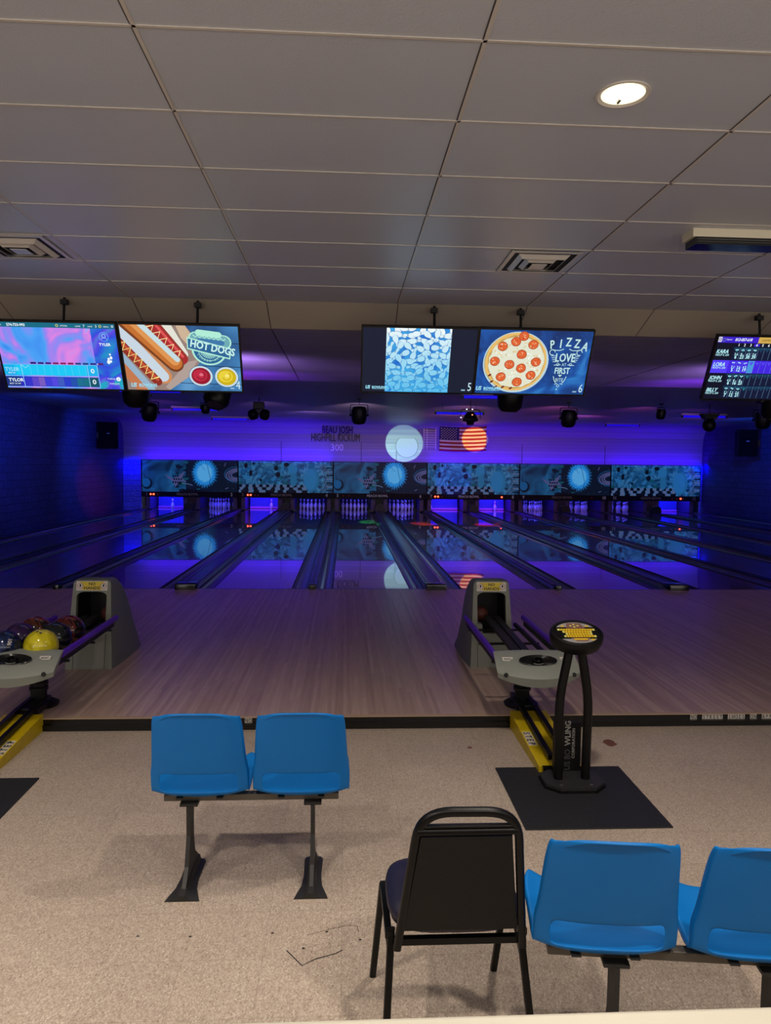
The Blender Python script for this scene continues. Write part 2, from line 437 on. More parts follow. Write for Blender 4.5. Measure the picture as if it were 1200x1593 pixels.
class Art:
    """coloured flat shapes on a panel, x right, y up, in metres from the lower left corner"""
    def __init__(s, step=.0006): s.bm = bmesh.new(); s.m = []; s.step = step; s.k = 0; s.clip = None
    def mi(s, m):
        if m not in s.m: s.m.append(m)
        return s.m.index(m)
    def z(s, layer):
        if layer is None: s.k += 1; layer = s.k*.02 + 1
        return layer*s.step
    def poly(s, pts, m, layer=1):
        if s.clip:
            pts = clip_poly(pts, *s.clip)
            if len(pts) < 3: return
        z = s.z(layer)
        try: f = s.bm.faces.new([s.bm.verts.new((x, -z, y)) for x, y in pts]); f.material_index = s.mi(m)
        except Exception: pass
    def rect(s, x0, x1, y0, y1, m, layer=1): s.poly([(x0, y0), (x1, y0), (x1, y1), (x0, y1)], m, layer)
    def ell(s, cx, cy, rx, ry, m, layer=1, n=28, rot=0, a0=0, a1=360, jag=0):
        pts = []
        c, d = math.cos(rot), math.sin(rot)
        for i in range(n):
            a = math.radians(a0+(a1-a0)*i/(n if a1-a0 == 360 else n-1)); k = 1+random.uniform(-jag, jag)
            x, y = rx*k*math.cos(a), ry*k*math.sin(a); pts.append((cx+x*c-y*d, cy+x*d+y*c))
        s.poly(pts, m, layer)
    def line(s, pts, wd, m, layer=1):
        n = len(pts); L = []; R = []
        for i, (x, y) in enumerate(pts):
            a = pts[max(i-1, 0)]; b = pts[min(i+1, n-1)]
            dx, dy = b[0]-a[0], b[1]-a[1]; l = math.hypot(dx, dy) or 1
            nx, ny = -dy/l*wd/2, dx/l*wd/2; L.append((x+nx, y+ny)); R.append((x-nx, y-ny))
        for i in range(n-1): s.poly([L[i], L[i+1], R[i+1], R[i]], m, layer)
    def ring(s, cx, cy, r, wd, m, layer=1, n=32, ry=None, rot=0, a0=0, a1=360):
        ry = ry or r; c, d = math.cos(rot), math.sin(rot); pts = []
        for i in range(n+1):
            a = math.radians(a0+(a1-a0)*i/n); x, y = r*math.cos(a), ry*math.sin(a); pts.append((cx+x*c-y*d, cy+x*d+y*c))
        s.line(pts, wd, m, layer)
    def cap(s, x0, y0, x1, y1, w, m, layer=1, w1=None):
        a = math.atan2(y1-y0, x1-x0); w1 = w1 or w; pts = []
        for i in range(9): t = a+PI/2+PI*i/8; pts.append((x0+w/2*math.cos(t), y0+w/2*math.sin(t)))
        for i in range(9): t = a-PI/2+PI*i/8; pts.append((x1+w1/2*math.cos(t), y1+w1/2*math.sin(t)))
        s.poly(pts, m, layer)
    def text(s, t, x, y, size, m, layer=2, sx=1.0, rot=0, align='l', shear=0, bold=0.0):
        vs, fs = text_polys(t)
        if not vs: return
        xs = [v[0] for v in vs]; w = max(xs)*size*sx
        ox = {'l': 0, 'c': -w/2, 'r': -w}[align]
        c, d = math.cos(rot), math.sin(rot)
        offs = [(0, 0)] if not bold else [(0, 0), (bold, 0), (-bold, 0), (0, bold), (0, -bold)]
        for bi, (bx, by) in enumerate(offs):
            z = s.z(layer)+bi*s.step*.02; vv = []
            for vx, vy in vs:
                px = vx*size*sx+ox+shear*vy*size+bx*size; py = vy*size+by*size
                vv.append(s.bm.verts.new((x+px*c-py*d, -z, y+px*d+py*c)))
            i = s.mi(m)
            for f in fs:
                try: s.bm.faces.new([vv[k] for k in f]).material_index = i
                except Exception: pass
    def build(s, name, parent=None, loc=None, rot=None):
        me = bpy.data.meshes.new(name); s.bm.normal_update()
        for f in s.bm.faces:
            if f.normal.y > 0: f.normal_flip()
        s.bm.to_mesh(me); s.bm.free()
        for x in s.m: me.materials.append(x)
        o = bpy.data.objects.new(name, me); COL.objects.link(o)
        if parent: o.parent = parent
        if loc: o.location = loc
        if rot: o.rotation_euler = rot
        return o

def clip_poly(pts, x0, x1, y0, y1):
    def cl(P, inside, inter):
        out = []
        for i in range(len(P)):
            a, b = P[i-1], P[i]
            if inside(b):
                if not inside(a): out.append(inter(a, b))
                out.append(b)
            elif inside(a): out.append(inter(a, b))
        return out
    def ix(v): return lambda a, b: (v, a[1]+(b[1]-a[1])*(v-a[0])/(b[0]-a[0]))
    def iy(v): return lambda a, b: (a[0]+(b[0]-a[0])*(v-a[1])/(b[1]-a[1]), v)
    for ins, it in ((lambda p: p[0] >= x0, ix(x0)), (lambda p: p[0] <= x1, ix(x1)), (lambda p: p[1] >= y0, iy(y0)), (lambda p: p[1] <= y1, iy(y1))):
        if len(pts) < 3: return []
        pts = cl(pts, ins, it)
    return pts

# ================================================================== SETTING
XL, XR = -8.4, 14.13
YF = 5.235          # step up to the approach
YL = 10.67          # foul line
AZ = .09
S = 1.8135
LX = -4.091
def divx(i): return LX+i*S
CEIL = 3.405
struct('floor', B(XL-.1, XR+.1, -4, YF+.1, -.1, 0), M['floor'])
bm = bmesh.new(); box(bm, XL, XR, YF, YL, -.05, AZ)
struct('approach_floor', bm, M['approach'])
bm = bmesh.new(); box(bm, XL, XR, YF-.012, YF-.001, .0, AZ-.004)
box(bm, XL, XR, YF-.03, YF-.012, .036, .044); box(bm, XL, XR, YF-.026, YF-.012, .0, .034)
struct('baseboard_front', bm, M['blackg'])
struct('trim_1', B(XL, XR, YF-.022, YF+.015, AZ-.004, AZ+.003), mat('nosing_wood', (176, 150, 124), .4))
struct('lane_bed_floor', B(XL, XR, YL, 31.5, -.2, -.06), M['dark'])
struct('wall_left', B(XL-.2, XL, -4, 31.5, -.1, 3.7), M['muralL'])
struct('wall_right', B(XR, XR+.2, -4, 31.5, -.1, 3.7), M['muralR'])
struct('ceiling', B(XL, XR, -4, 6.94, CEIL, CEIL+.1), M['ceil'])
# ceiling grid bars, each with its shadow painted as a dark strip
GX, GY = -.7372, 2.6708
bm = bmesh.new()
for i in range(-6, 13):
    x = GX+i*1.2192
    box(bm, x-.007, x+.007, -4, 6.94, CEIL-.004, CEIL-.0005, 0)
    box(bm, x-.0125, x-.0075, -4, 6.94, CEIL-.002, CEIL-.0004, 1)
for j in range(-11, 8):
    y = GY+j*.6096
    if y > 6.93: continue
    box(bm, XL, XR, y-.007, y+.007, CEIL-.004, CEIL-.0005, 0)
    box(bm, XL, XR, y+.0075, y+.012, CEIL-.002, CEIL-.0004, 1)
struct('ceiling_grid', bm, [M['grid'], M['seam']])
# sloped soffit
bm = bmesh.new(); prism(bm, [(6.94, CEIL+.1), (6.94, CEIL), (7.38, 3.232), (7.42, 3.232), (7.42, CEIL+.1)], XL, XR, axis='x')
struct('ceiling_soffit', bm, M['soffit'])
bm = bmesh.new()
for i in range(-6, 13):
    x = GX+i*1.2192
    a = [bm.verts.new(p) for p in ((x-.004, 6.94, CEIL-.002), (x+.004, 6.94, CEIL-.002), (x+.004, 7.38, 3.230), (x-.004, 7.38, 3.230))]; bm.faces.new(a)
struct('trim_2', bm, M['seam'])
struct('ceiling_low', B(XL, XR, 7.42, 11.95, 3.232, 3.40), M['slatc'])
bm = bmesh.new()
for i in range(-5, 11, 1):
    x = GX+i*1.2192*1.0
    if i % 2 == 0: box(bm, x-.006, x+.006, 7.42, 11.95, 3.2295, 3.2315)
struct('trim_3', bm, M['seam'])
struct('ceiling_far', B(XL, XR, 11.95, 27.0, 3.50, 3.6), M['slatc'])
# cove and siding wall above the masks
prof = [(27.0, 3.50), (27.9, 3.48), (28.15, 3.42), (28.32, 3.28), (28.45, 3.05), (28.5, 2.7), (28.5, 1.9)]
bm = bmesh.new()
prism(bm, prof+[(28.7, 1.9), (28.7, 3.6), (27.0, 3.6)], XL, XR, axis='x')
struct('wall_far', bm, M['slatw'])
struct('wall_back_room', B(XL, XR, 31.4, 31.5, -.1, 3.6), M['dark'])
bm = bmesh.new()
for x in (-2.45, .62, 1.98, 6.9, 10.2):
    box(bm, x-.012, x+.012, 28.488, 28.498, 2.0, 2.75)
struct('trim_4', bm, M['seam'])
# sparkle columns beside the masks
for (a, b, nm) in ((XL+.001, -7.74, 'trim_5'), (14.07-.0, XR-.001, 'trim_6')):
    if b-a > .05: struct(nm, B(a, b, 28.42, 28.5, -.05, 1.99), M['spark'])

# ================================================================== LANES
def lane_halves(i): return (.16 if i % 2 else .07)
GW = .235
CAPTXT = {0: 'dim lane divider under the black box of the left scoreboard', }
for i in range(-2, 11):
    x = divx(i); h = lane_halves(i)
    near = {-2: 'low dark divider running along the left wall', -1: 'low dark divider second out from the left wall',
            0: 'narrow dark divider passing behind the left ball return hood', 1: 'wide lane divider ending in a black cap right of the left hood',
            2: 'narrow lane divider ending midway, blue reflections along its ridge', 3: 'wide bluish lane divider ending in a black cap left of the right hood',
            4: 'narrow lane divider whose round black end shows right of the right hood', 5: 'wide dark divider with black end cap right of the keyboard stand',
            6: 'narrow dark divider running out of the right edge below the wide one', 7: 'wide dark divider second from the right wall group, running out right',
            8: 'narrow dark divider crossing the far right lanes', 9: 'wide dark divider just left of the right wall', 10: 'low dark divider hugging the right wall'}[i]
    t = thing('lane_divider', near, 'lane divider', (x, YL, -.06), group='dividers between the bowling lanes')
    bm = bmesh.new()
    y1 = 29.6-YL; zt = AZ+.05+.06; e = .02
    prism(bm, [(-h, 0), (h, 0), (h, zt-.05), (h-e, zt-.012), (h*.45, zt), (-h*.45, zt), (-h+e, zt-.012), (-h, zt-.05)], .02, y1, axis='y')
    finish('capping', bm, M['cap'], t)
    bm = bmesh.new()
    for s in (-1, 1):
        box(bm, s*(h*.62)-.006, s*(h*.62)+.006, .02, y1, zt-.012, zt+.006)
    finish('rib', bm, M['blackg'], t)
    bm = bmesh.new()
    if i % 2:
        box(bm, -.15, .15, -.10, .16, .1, zt+.035, bev=.025)
    else:
        box(bm, -.045, .045, -.09, .1, .1, zt+.02, bev=.02)
    finish('end_cap', bm, M['blackg'], t, smooth=True)
    if i % 2:   # dark hood over the ball lift at the pit
        bm = bmesh.new(); y0 = 28.15-YL
        prism(bm, [(-.17, .1), (.17, .1), (.17, .32), (.12, .42), (0, .45), (-.12, .42), (-.17, .32)], y0, y0+.35, axis='y')
        finish('ball_lift_hood', bm, M['black'], t)

PITS = {1: 'one', 2: 'full', 3: 'two', 4: 'full', 5: 'full', 6: 'full', 7: 'side', 8: 'oneR', 9: 'full', 10: 'full', 11: 'full', 12: 'oneC'}
lanec = {}
for k in range(1, 13):
    i = k-3; xa = divx(i)+lane_halves(i); xb = divx(i+1)-lane_halves(i+1)
    la, lb = xa+GW, xb-GW; lanec[k] = (la+lb)/2
    t = thing('bowling_lane', 'glossy %s bowling lane ending below the number %d' % ('blue-lit' if k < 9 else 'dark', k), 'bowling lane', ((la+lb)/2, YL, -.06), group='bowling lanes')
    hw = (lb-la)/2; L = 31.0-YL
    finish('lane_surface', B(-hw, hw, .0, L, 0, AZ+.06), M['lane'], t)
    for s in (-1, 1):
        bm = bmesh.new(); pts = []
        n = 8
        for q in range(n+1):
            a = PI*q/n; pts.append((-GW/2*math.cos(a), AZ+.06-.095*math.sin(a)))
        out = pts+[(GW/2, 0), (-GW/2, 0)]
        prism(bm, [(s*(hw+GW/2)+p[0], p[1]) for p in out], .03, L-1.4, axis='y')
        finish('gutter', bm, M['gutter'], t)
    # arrows and dots printed on the lane are part of its surface
bm = bmesh.new()
box(bm, XL, XR, YL-.012, YL+.012, AZ-.001, AZ+.0012)
struct('trim_7', bm, mat('foul_line', (60, 50, 60), .4))
# floor beyond outer lanes
struct('lane_side_floor', B(XL, divx(-2)-.08, YL, 31, -.06, AZ-.0), M['cap'])

# pins
PIN = [(0, 0), (.026, 0), (.030, .012), (.040, .05), (.051, .09), (.0605, .125), (.059, .15), (.050, .185), (.036, .22), (.026, .24), (.0235, .255), (.0228, .27), (.0245, .285), (.029, .31), (.0322, .335), (.031, .355), (.025, .372), (.014, .3805), (0, .382)]
bm = bmesh.new(); lathe(bm, PIN, 16, mifun=lambda k: 1 if k in (10, 12) else 0)
bmesh.ops.recalc_face_normals(bm, faces=bm.faces)
PINME = bpy.data.meshes.new('bowling_pin'); bm.to_mesh(PINME); bm.free(); PINME.materials.append(M['pinw']); PINME.materials.append(M['red'])
for p in PINME.polygons: p.use_smooth = True
def pin(x, y, label, group=None):
    o = bpy.data.objects.new('bowling_pin', PINME); COL.objects.link(o); o.location = (x, y, AZ+.0005); o.scale = (1.04, 1.04, 1.04)
    return tag(o, label, 'bowling pin', group)
SP = .3048*1.02; RY = SP*.866; Y0 = 29.2
where = {2: 'below the ringed planet of the leftmost panel', 4: 'below the big pin of the light blue panel', 5: 'below the left half of the bright burst panel', 6: 'below the right half of the bright burst panel', 9: 'below the left half of the lavender space panel', 10: 'below the ringed planet of the lavender space panel', 11: 'below the left half of the rightmost panel'}
rown = ['front row', 'second row', 'third row', 'back row']
posn = [['middle'], ['left', 'right'], ['left', 'middle', 'right'], ['far left', 'inner left', 'inner right', 'far right']]
for k, st in PITS.items():
    c = lanec[k]
    if st == 'full':
        for r in range(4):
            for q in range(r+1):
                pin(c+(q-r/2)*SP, Y0+r*RY, '%s pin, %s, full rack %s' % (posn[r][q], rown[r], where[k]), 'racked pins %s' % where[k])
    elif st == 'one': pin(c+.12, Y0, 'single white pin standing alone on the leftmost lane', None)
    elif st == 'two':
        pin(c+.32, Y0+.2, 'left one of two pins left standing under number 3', 'two leftover pins under number 3')
        pin(c+.32+SP, Y0+.2, 'right one of two pins left standing under number 3', 'two leftover pins under number 3')
    elif st == 'side': pin(c-.62, Y0-.1, 'lone pin at the left edge of the pit under number 7')
    elif st == 'oneR': pin(c+.15, Y0+.3, 'dim lone pin in the blue pit under number 8')
    elif st == 'oneC': pin(c-.7, Y0+.2, 'lone lit pin in the blue pit under number 12')

# pits: kickbacks, curtain, lamp and (where lowered) the sweep bar
for k, st in PITS.items():
    i = k-3; c = lanec[k]
    t = thing('pinsetter', '%s pinsetter pit under number %d' % ({'full': 'open dark', }.get(st, 'blue-lit closed'), k), 'pinsetter', (c, 28.5, 0), group='pinsetters')
    xa = divx(i)-c+lane_halves(i); xb = divx(i+1)-c-lane_halves(i+1)
    bm = bmesh.new(); box(bm, xa+.01, xa+.16, .25, 2.0, AZ+.012, .95); finish('kickback', bm, M['kick'], t)
    bm = bmesh.new(); box(bm, xb-.16, xb-.01, .25, 2.0, AZ+.012, .95); finish('kickback', bm, M['kick'], t)
    finish('curtain', B(xa+.2, xb-.2, 2.0, 2.06, .15, 1.3), M['curtain'], t)
    finish('hopper', B(xa+.06, xb-.06, .3, 2.0, 1.0, 1.1), M['dark'], t)
    full = st == 'full'
    if not full:
        finish('sweep_board', B(-.56, .56, 1.25, 1.29, .17, .75), M['rake'], t)
        finish('sweep_edge', B(-.56, .56, 1.2, 1.25, .105, .17), M['rakep'], t)
    e = {2: 14, 4: 11, 5: 8, 6: 11, 9: 14, 10: 11, 11: 11}.get(k, 42)
    area('pit_blacklight_lamp', (c, 28.85, .97), (c, 29.5, .1), 1.1, .08, e, (.03, .03, 1.0) if k not in (7, 8, 3) else (.08, .02, 1))

# ================================================================== MASKING UNITS
MW = 2*S; MZ0, MZ1 = .79, 1.985
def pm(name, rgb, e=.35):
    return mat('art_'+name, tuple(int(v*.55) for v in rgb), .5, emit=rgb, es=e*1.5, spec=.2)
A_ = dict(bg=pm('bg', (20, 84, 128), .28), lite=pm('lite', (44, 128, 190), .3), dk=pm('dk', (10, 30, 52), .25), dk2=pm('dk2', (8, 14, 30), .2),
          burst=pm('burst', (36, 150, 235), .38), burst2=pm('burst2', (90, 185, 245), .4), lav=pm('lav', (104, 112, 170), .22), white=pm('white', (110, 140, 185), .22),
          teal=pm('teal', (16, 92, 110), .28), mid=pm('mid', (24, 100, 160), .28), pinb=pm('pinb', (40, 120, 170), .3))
def mask_bg():
    return swirl_mat('art_swirl_a', [(.3, (12, 50, 84)), (.5, (26, 92, 140)), (.7, (40, 120, 170))], 1.4, 1.5, emission=False)
MBG = mask_bg(); MBG2 = swirl_mat('art_swirl_b', [(.35, (14, 60, 96)), (.5, (34, 110, 160)), (.62, (70, 150, 200))], 2.6, 2.5, emission=False)
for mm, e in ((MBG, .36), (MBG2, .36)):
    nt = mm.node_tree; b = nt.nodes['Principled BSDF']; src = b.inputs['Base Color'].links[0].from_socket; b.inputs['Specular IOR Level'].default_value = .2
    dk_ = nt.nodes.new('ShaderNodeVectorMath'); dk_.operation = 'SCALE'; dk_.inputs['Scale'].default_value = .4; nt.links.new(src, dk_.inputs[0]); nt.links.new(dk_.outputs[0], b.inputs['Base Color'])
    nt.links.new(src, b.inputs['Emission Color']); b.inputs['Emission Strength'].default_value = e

def artA(a, W, H):
    a.rect(0, W, 0, H, MBG, 1)
    a.rect(.46*W, W, 0, H, A_['dk'], 1.2)
    random.seed(3)
    for q in range(26):
        x = random.uniform(.34, .62)*W; y = random.uniform(0, 1)*H; a.ell(x, y, random.uniform(.05, .16), random.uniform(.03, .1), A_['dk'] if q % 3 else A_['teal'], 1.4+q*.01, 8, jag=.3)
    # glowing burst around a pin
    for kk, (r, m) in enumerate(((1.0, A_['mid']), (.86, A_['burst']), (.62, A_['burst2']))):
        pts = []
        for q in range(60):
            an = 2*PI*q/60; rr = r*(1 if q % 2 else .84)*random.uniform(.93, 1.05); pts.append((.655*W+rr*.52*math.cos(an), .60*H+rr*.60*math.sin(an)))
        a.poly(pts, m, 2+kk*.2)
    a.line([(.66*W, H), (.685*W, .82*H), (.70*W, .6*H), (.715*W, .45*H), (.70*W, .2*H)], .018, A_['mid'], 2.8)
    a.line([(.6*W, .9*H), (.66*W, .7*H)], .012, A_['mid'], 2.8)
    # ringed planet
    for r in (.44, .34, .25): a.ring(W*1.0, .56*H, r, .05, A_['lav'], 3, ry=r*.52, rot=.12, a0=88, a1=272)
    a.ring(W, .56*H, .50, .025, A_['mid'], 3, ry=.3, a0=88, a1=272)
    # ball, lower left
    a.ell(.06*W, .26*H, .20, .22, A_['dk'], 3); a.ell(.05*W, .285*H, .155, .17, A_['mid'], 3.2)
    # checkered shape
    pts = [(.24*W, .55*H), (.33*W, .42*H), (.38*W, .50*H), (.45*W, .66*H), (.42*W, .44*H), (.47*W, .30*H), (.40*W, .34*H), (.35*W, .14*H), (.33*W, .32*H), (.28*W, .42*H)]
    a.poly(pts, A_['lav'], 3)
    for q in range(11):
        x = (.33+.024*(q % 4))*W+(.01*W if (q//4) % 2 else 0); y = (.30+.10*(q//4))*H; a.ell(x, y, .034, .042, A_['dk2'], 3.3, 6)
    a.line([(.42*W, .27*H), (.5*W, .24*H), (.53*W, .2*H)], .03, A_['white'], 3)
    for q in range(30):
        a.ell(random.uniform(.45, .98)*W, random.uniform(.03, .95)*H, .010, .010, A_['white'], 3.5, 5)
    a.line([(.86*W, .82*H), (.875*W, .93*H)], .03, A_['lav'], 3.4); a.line([(.87*W, .1*H), (.9*W, .14*H)], .03, A_['lav'], 3.4)
    a.poly([(.4*W, 0), (.5*W, .12*H), (.62*W, .04*H), (.7*W, 0)], A_['dk2'], 3.1)

def artB(a, W, H):
    a.rect(0, W, 0, H, MBG2, 1)
    random.seed(5)
    for q in range(44):
        x = random.uniform(.02, .62)*W; y = random.uniform(.25, 1)*H
        a.ell(x, y, random.uniform(.04, .12), random.uniform(.03, .1), random.choice([A_['teal'], A_['mid'], A_['lite'], A_['bg']]), 1.3+q*.01, 7, jag=.35)
    # chequered ground
    for r, (y0, y1, wv) in enumerate(((.17, .26, .13), (.08, .17, .17), (0, .08, .23))):
        x = -.1
        q = 0
        while x < 2.55:
            a.poly([(x, y0*H), (x+wv, y0*H), (x+wv*.85, y1*H), (x+.02, y1*H)], A_['dk2'] if (q+r) % 2 else A_['white'], 2+r*.1); x += wv; q += 1
    # big pin and its smaller neighbour
    a.ell(.775*W, .42*H, .30, .44, A_['pinb'], 3); a.ell(.76*W, .42*H, .25, .40, A_['lite'], 3.1); a.ell(.775*W, .86*H, .11, .12, A_['mid'], 2.9)
    a.ell(.585*W, .42*H, .13, .26, A_['pinb'], 2.8); a.ell(.575*W, .75*H, .18, .2, A_['lite'], 2.6)
    # striped tunnel
    for q in range(10):
        a.ring(.80*W, .45*H, .40+.03*q, .012, A_['dk2'] if q % 2 else A_['white'], 2.5, ry=.5+.02*q, a0=-55, a1=62)
    for q in range(7): a.rect(.93*W, W, (.06+.12*q)*H, (.10+.12*q)*H, A_['white'] if q % 2 else A_['dk'], 2.7)
    for (x, y, rx, ry) in ((.085, .86, .07, .1), (.135, .62, .06, .12), (.165, .92, .04, .06), (.42, .58, .09, .1), (.40, .78, .075, .09), (.51, .9, .1, .08), (.24, .40, .05, .05), (.08, .06, .12, .1), (.56, .03, .2, .09), (.36, .05, .1, .08)):
        a.ell(x*W, y*H, rx, ry, A_['dk2'], 3.3)
        a.ell(x*W-.02, y*H+.02, rx*.5, ry*.45, A_['dk'], 3.4)
    a.ring(.80*W, .5*H, .62, .012, A_['lite'], 2.4, ry=.62, a0=20, a1=120)
    for q in range(24): a.line([(random.uniform(.15, .5)*W, random.uniform(.3, .95)*H), (random.uniform(.15, .5)*W, random.uniform(.3, .95)*H)], .008, A_['mid'], 2.2)

numw = mat('num_pale', (120, 118, 132), .5, emit=(110, 108, 120), es=.35)
numd = mat('num_dim', (70, 66, 66), .5, emit=(70, 60, 60), es=.3)
LED = {0: [(.35, 1), (.46, 1), (.62, 0)], 1: [(.38, 1), (.49, 1), (.66, 0), (.78, 0)], 3: [(.34, 1), (.45, 1), (.6, 0), (2.3, 0), (2.95, 1)], 5: [(2.85, 1), (2.68, 0), (2.5, 0), (2.95, 0)], 2: [(.4, 0), (.62, 0)], 4: [(2.9, 0)]}
mlab = {0: 'leftmost dark blue space scene panel over numbers 1 and 2', 1: 'light blue panel with bowling balls and big pin over numbers 3 and 4',
        2: 'bright space scene panel with lit burst over numbers 5 and 6', 3: 'panel with checkered floor and big pin over numbers 7 and 8',
        4: 'lavender-lit space scene panel over numbers 9 and 10', 5: 'rightmost dim panel of balls and pins over numbers 11 and 12'}
for j in range(6):
    x0 = divx(-2)+j*MW
    t = thing('masking_unit', mlab[j], 'masking panel', (x0, 28.4, MZ0), group='masking units over the pins')
    H = MZ1-MZ0
    finish('backing', B(.0, MW, .012, .05, -.2, H+.02), M['maskband'], t)
    a = Art(.003); a.clip = (.035, MW-.015, .0, H)
    (artB if j % 2 else artA)(a, MW, H); a.build('artwork', t)
    finish('frame', box(box(box(bmesh.new(), 0, .034, -.012, .012, -.2, H+.02), MW-.014, MW, -.012, .012, -.2, H+.02), .034, MW-.014, -.012, .012, H, H+.02), M['maskband'], t)
    a = Art(.003); a.rect(.034, MW-.014, -.2, 0, M['maskband'], 1)
    a.text('PEACH BOWL', 1.72 if j % 2 == 0 else 1.66, -.135, .13, numw if j in (2, 3) else numd, 2, 1.0, align='c', bold=.02)
    a.text(str(j*2+1), .18, -.15, .17, numw if j in (2, 3, 4, 5) else numd, 2, .9, align='c', bold=.02)
    a.text(str(j*2+2), MW-.24, -.15, .17, numd if j == 5 else numw, 2, .9, align='c', bold=.02)
    a.build('number_band', t)
    for (lx, on) in LED.get(j, []):
        bm = bmesh.new(); bmesh.ops.create_uvsphere(bm, u_segments=12, v_segments=8, radius=.034 if on else .02)
        finish('indicator_light', bm, M['led'] if on else M['ledo'], t, loc=(lx, -.02, -.1), smooth='all')

# black letters and numerals on the siding
def wallword(s, x, y, z, size, m, sx, rx=0, label=''):
    a = Art(.004); a.text(s, 0, 0, size, m, 1, sx, align='c', bold=.015)
    bm = a.bm; r = bmesh.ops.extrude_face_region(bm, geom=list(bm.faces))
    for v in [g for g in r['geom'] if isinstance(g, bmesh.types.BMVert)]: v.co.y += .012
    o = finish('wall_lettering', bm, m, loc=(x, y, z), rot=(rx, 0, 0)); return tag(o, label, 'wall lettering', 'names and score on the siding')
wallword('BEAU JOSH', -.31, 28.40, 3.09, .46, M['ink'], .52, math.radians(36), 'black cut-out letters of the top name line on the siding')
wallword('HIGHFILL KICKUM', -.38, 28.445, 2.78, .42, M['ink'], .55, math.radians(5), 'black cut-out letters of the second name line on the siding')
wallword('300', -.32, 28.48, 2.42, .37, M['sticker'], .9, 0, 'pale numerals 300 below the black names')

# flag
FW, FH = 1.82, .93
t = thing('flag', 'American flag hung flat on the siding, right half lit orange', 'flag', (3.60, 28.12, 2.46))
fr = mat('flag_red', (150, 24, 34), .8); fw = mat('flag_white', (222, 218, 214), .8); fb = mat('flag_blue', (26, 34, 92), .8)
bm = bmesh.new(); nx = 24
def fy(u, v): return .03*math.sin(u*9)+.015*math.sin(u*17+v*3)
def fz(u, v): return v*FH+.035*math.sin(u*PI)*-1*(1)+.02*u
gr = [[bm.verts.new((u/nx*FW, fy(u/nx, v/13), fz(u/nx, v/13))) for u in range(nx+1)] for v in range(14)]
for v in range(13):
    for u in range(nx):
        f = bm.faces.new((gr[v][u], gr[v][u+1], gr[v+1][u+1], gr[v+1][u]))
        f.material_index = 2 if (v >= 6 and u < 10) else (0 if v % 2 == 0 else 1)
fo = finish('cloth', bm, [fr, fw, fb], t, smooth='all')
md = fo.modifiers.new('s', 'SOLIDIFY'); md.thickness = .006
a = Art(.002)
for r in range(9):
    for q in range(6 if r % 2 == 0 else 5):
        cx = (.07+q*.115+(0 if r % 2 == 0 else .0575)); cy = (6/13*FH)+.05+r*.048
        u = cx/FW; pts = []
        for z in range(10):
            an = PI/2+z*PI/5; rr = .026 if z % 2 == 0 else .011; pts.append((cx+rr*math.cos(an), cy+rr*math.sin(an)+fz(u, 0)))
        a.poly(pts, fw, 1)
for v in a.bm.verts: v.co.y += fy(v.co.x/FW, .7)-.018
a.build('stars', t)
bm = bmesh.new()
for sx in (.25, 1.25): tube(bm, [(sx, 0, fz(sx/FW, 1)), (sx+.02, .12, FH+.10)], .006, 6)
finish('cord', bm, M['white'], t)
# white rack on the siding left of the flag
t = thing('wall_rack', 'white wire ladder rack on the siding between light circle and flag', 'rack', (3.02, 28.30, 2.50))
bm = bmesh.new()
for x in (.0, .12, .46): box(bm, x-.012, x+.012, -.02, .02, 0, .92)
finish('upright', bm, M['white'], t)
for q in range(9):
    finish('rung', B(0, .48, -.03, -.01, .10+q*.09, .118+q*.09), M['white'], t)
# round sign behind the circle of light
t = thing('round_plaque', 'pale round plaque on the siding inside the white light circle', 'plaque', (2.38, 28.475, 2.62))
bm = bmesh.new(); ring = [(.42, 0), (.44, 0), (.44, .010), (.42, .010), (.42, 0)]
lathe(bm, ring, 40); finish('rim', bm, mat('plaque_grey', (84, 90, 92), .6), t, rot=(PI/2, 0, 0))
bm = bmesh.new(); lathe(bm, [(0, 0), (.42, 0), (.42, .006), (0, .006)], 40); finish('face', bm, mat('plaque_face', (150, 146, 150), .6), t, rot=(PI/2, 0, 0))

# ================================================================== CEILING FIXTURES OVER THE LANES
def bl_tube(x0, x1, y, z, label):
    t = thing('blacklight_fixture', label, 'blacklight', ((x0+x1)/2, y, z), group='blacklight tubes under the far ceiling')
    h = (x1-x0)/2
    finish('housing', B(-h-.03, h+.03, -.04, .06, .03, .09, bev=.008), M['housing'], t)
    bm = bmesh.new(); tube(bm, [(-h, 0, 0), (h, 0, 0)], .032, 10); finish('tube', bm, M['tube'], t, smooth=True)
    bm = bmesh.new()
    for s in (-1, 1): box(bm, s*h-.02, s*h+.02, -.035, .035, -.035, .035)
    finish('socket', bm, M['black'], t)
    bm = bmesh.new()
    for s in (-.7, .7): tube(bm, [(s*h, .01, .09), (s*h, .01, 3.5-z)], .004, 6)
    finish('hanger', bm, M['black'], t)
bl_tube(-4.29, -3.11, 14.3, 3.255, 'blue tube just below the hot dog screen, nearest on the left')
bl_tube(-4.72, -3.48, 20.5, 3.35, 'blue tube left, behind the small spotlight, middle row')
bl_tube(-4.45, -3.26, 25, 3.37, 'blue tube left, farthest and lowest in view')
bl_tube(2.27, 3.43, 14.3, 3.24, 'blue tube just below the pizza screen')
bl_tube(2.32, 3.56, 19, 3.25, 'blue tube with white housing above the ladder rack')
bl_tube(9.49, 10.73, 26.5, 3.44, 'blue tube right, farthest row near the right wall')
bl_tube(9.54, 10.81, 20.5, 3.37, 'blue tube right, behind the small moving head')
bl_tube(9.6, 10.8, 14.3, 3.25, 'blue tube hidden mostly behind the right screen') if False else None

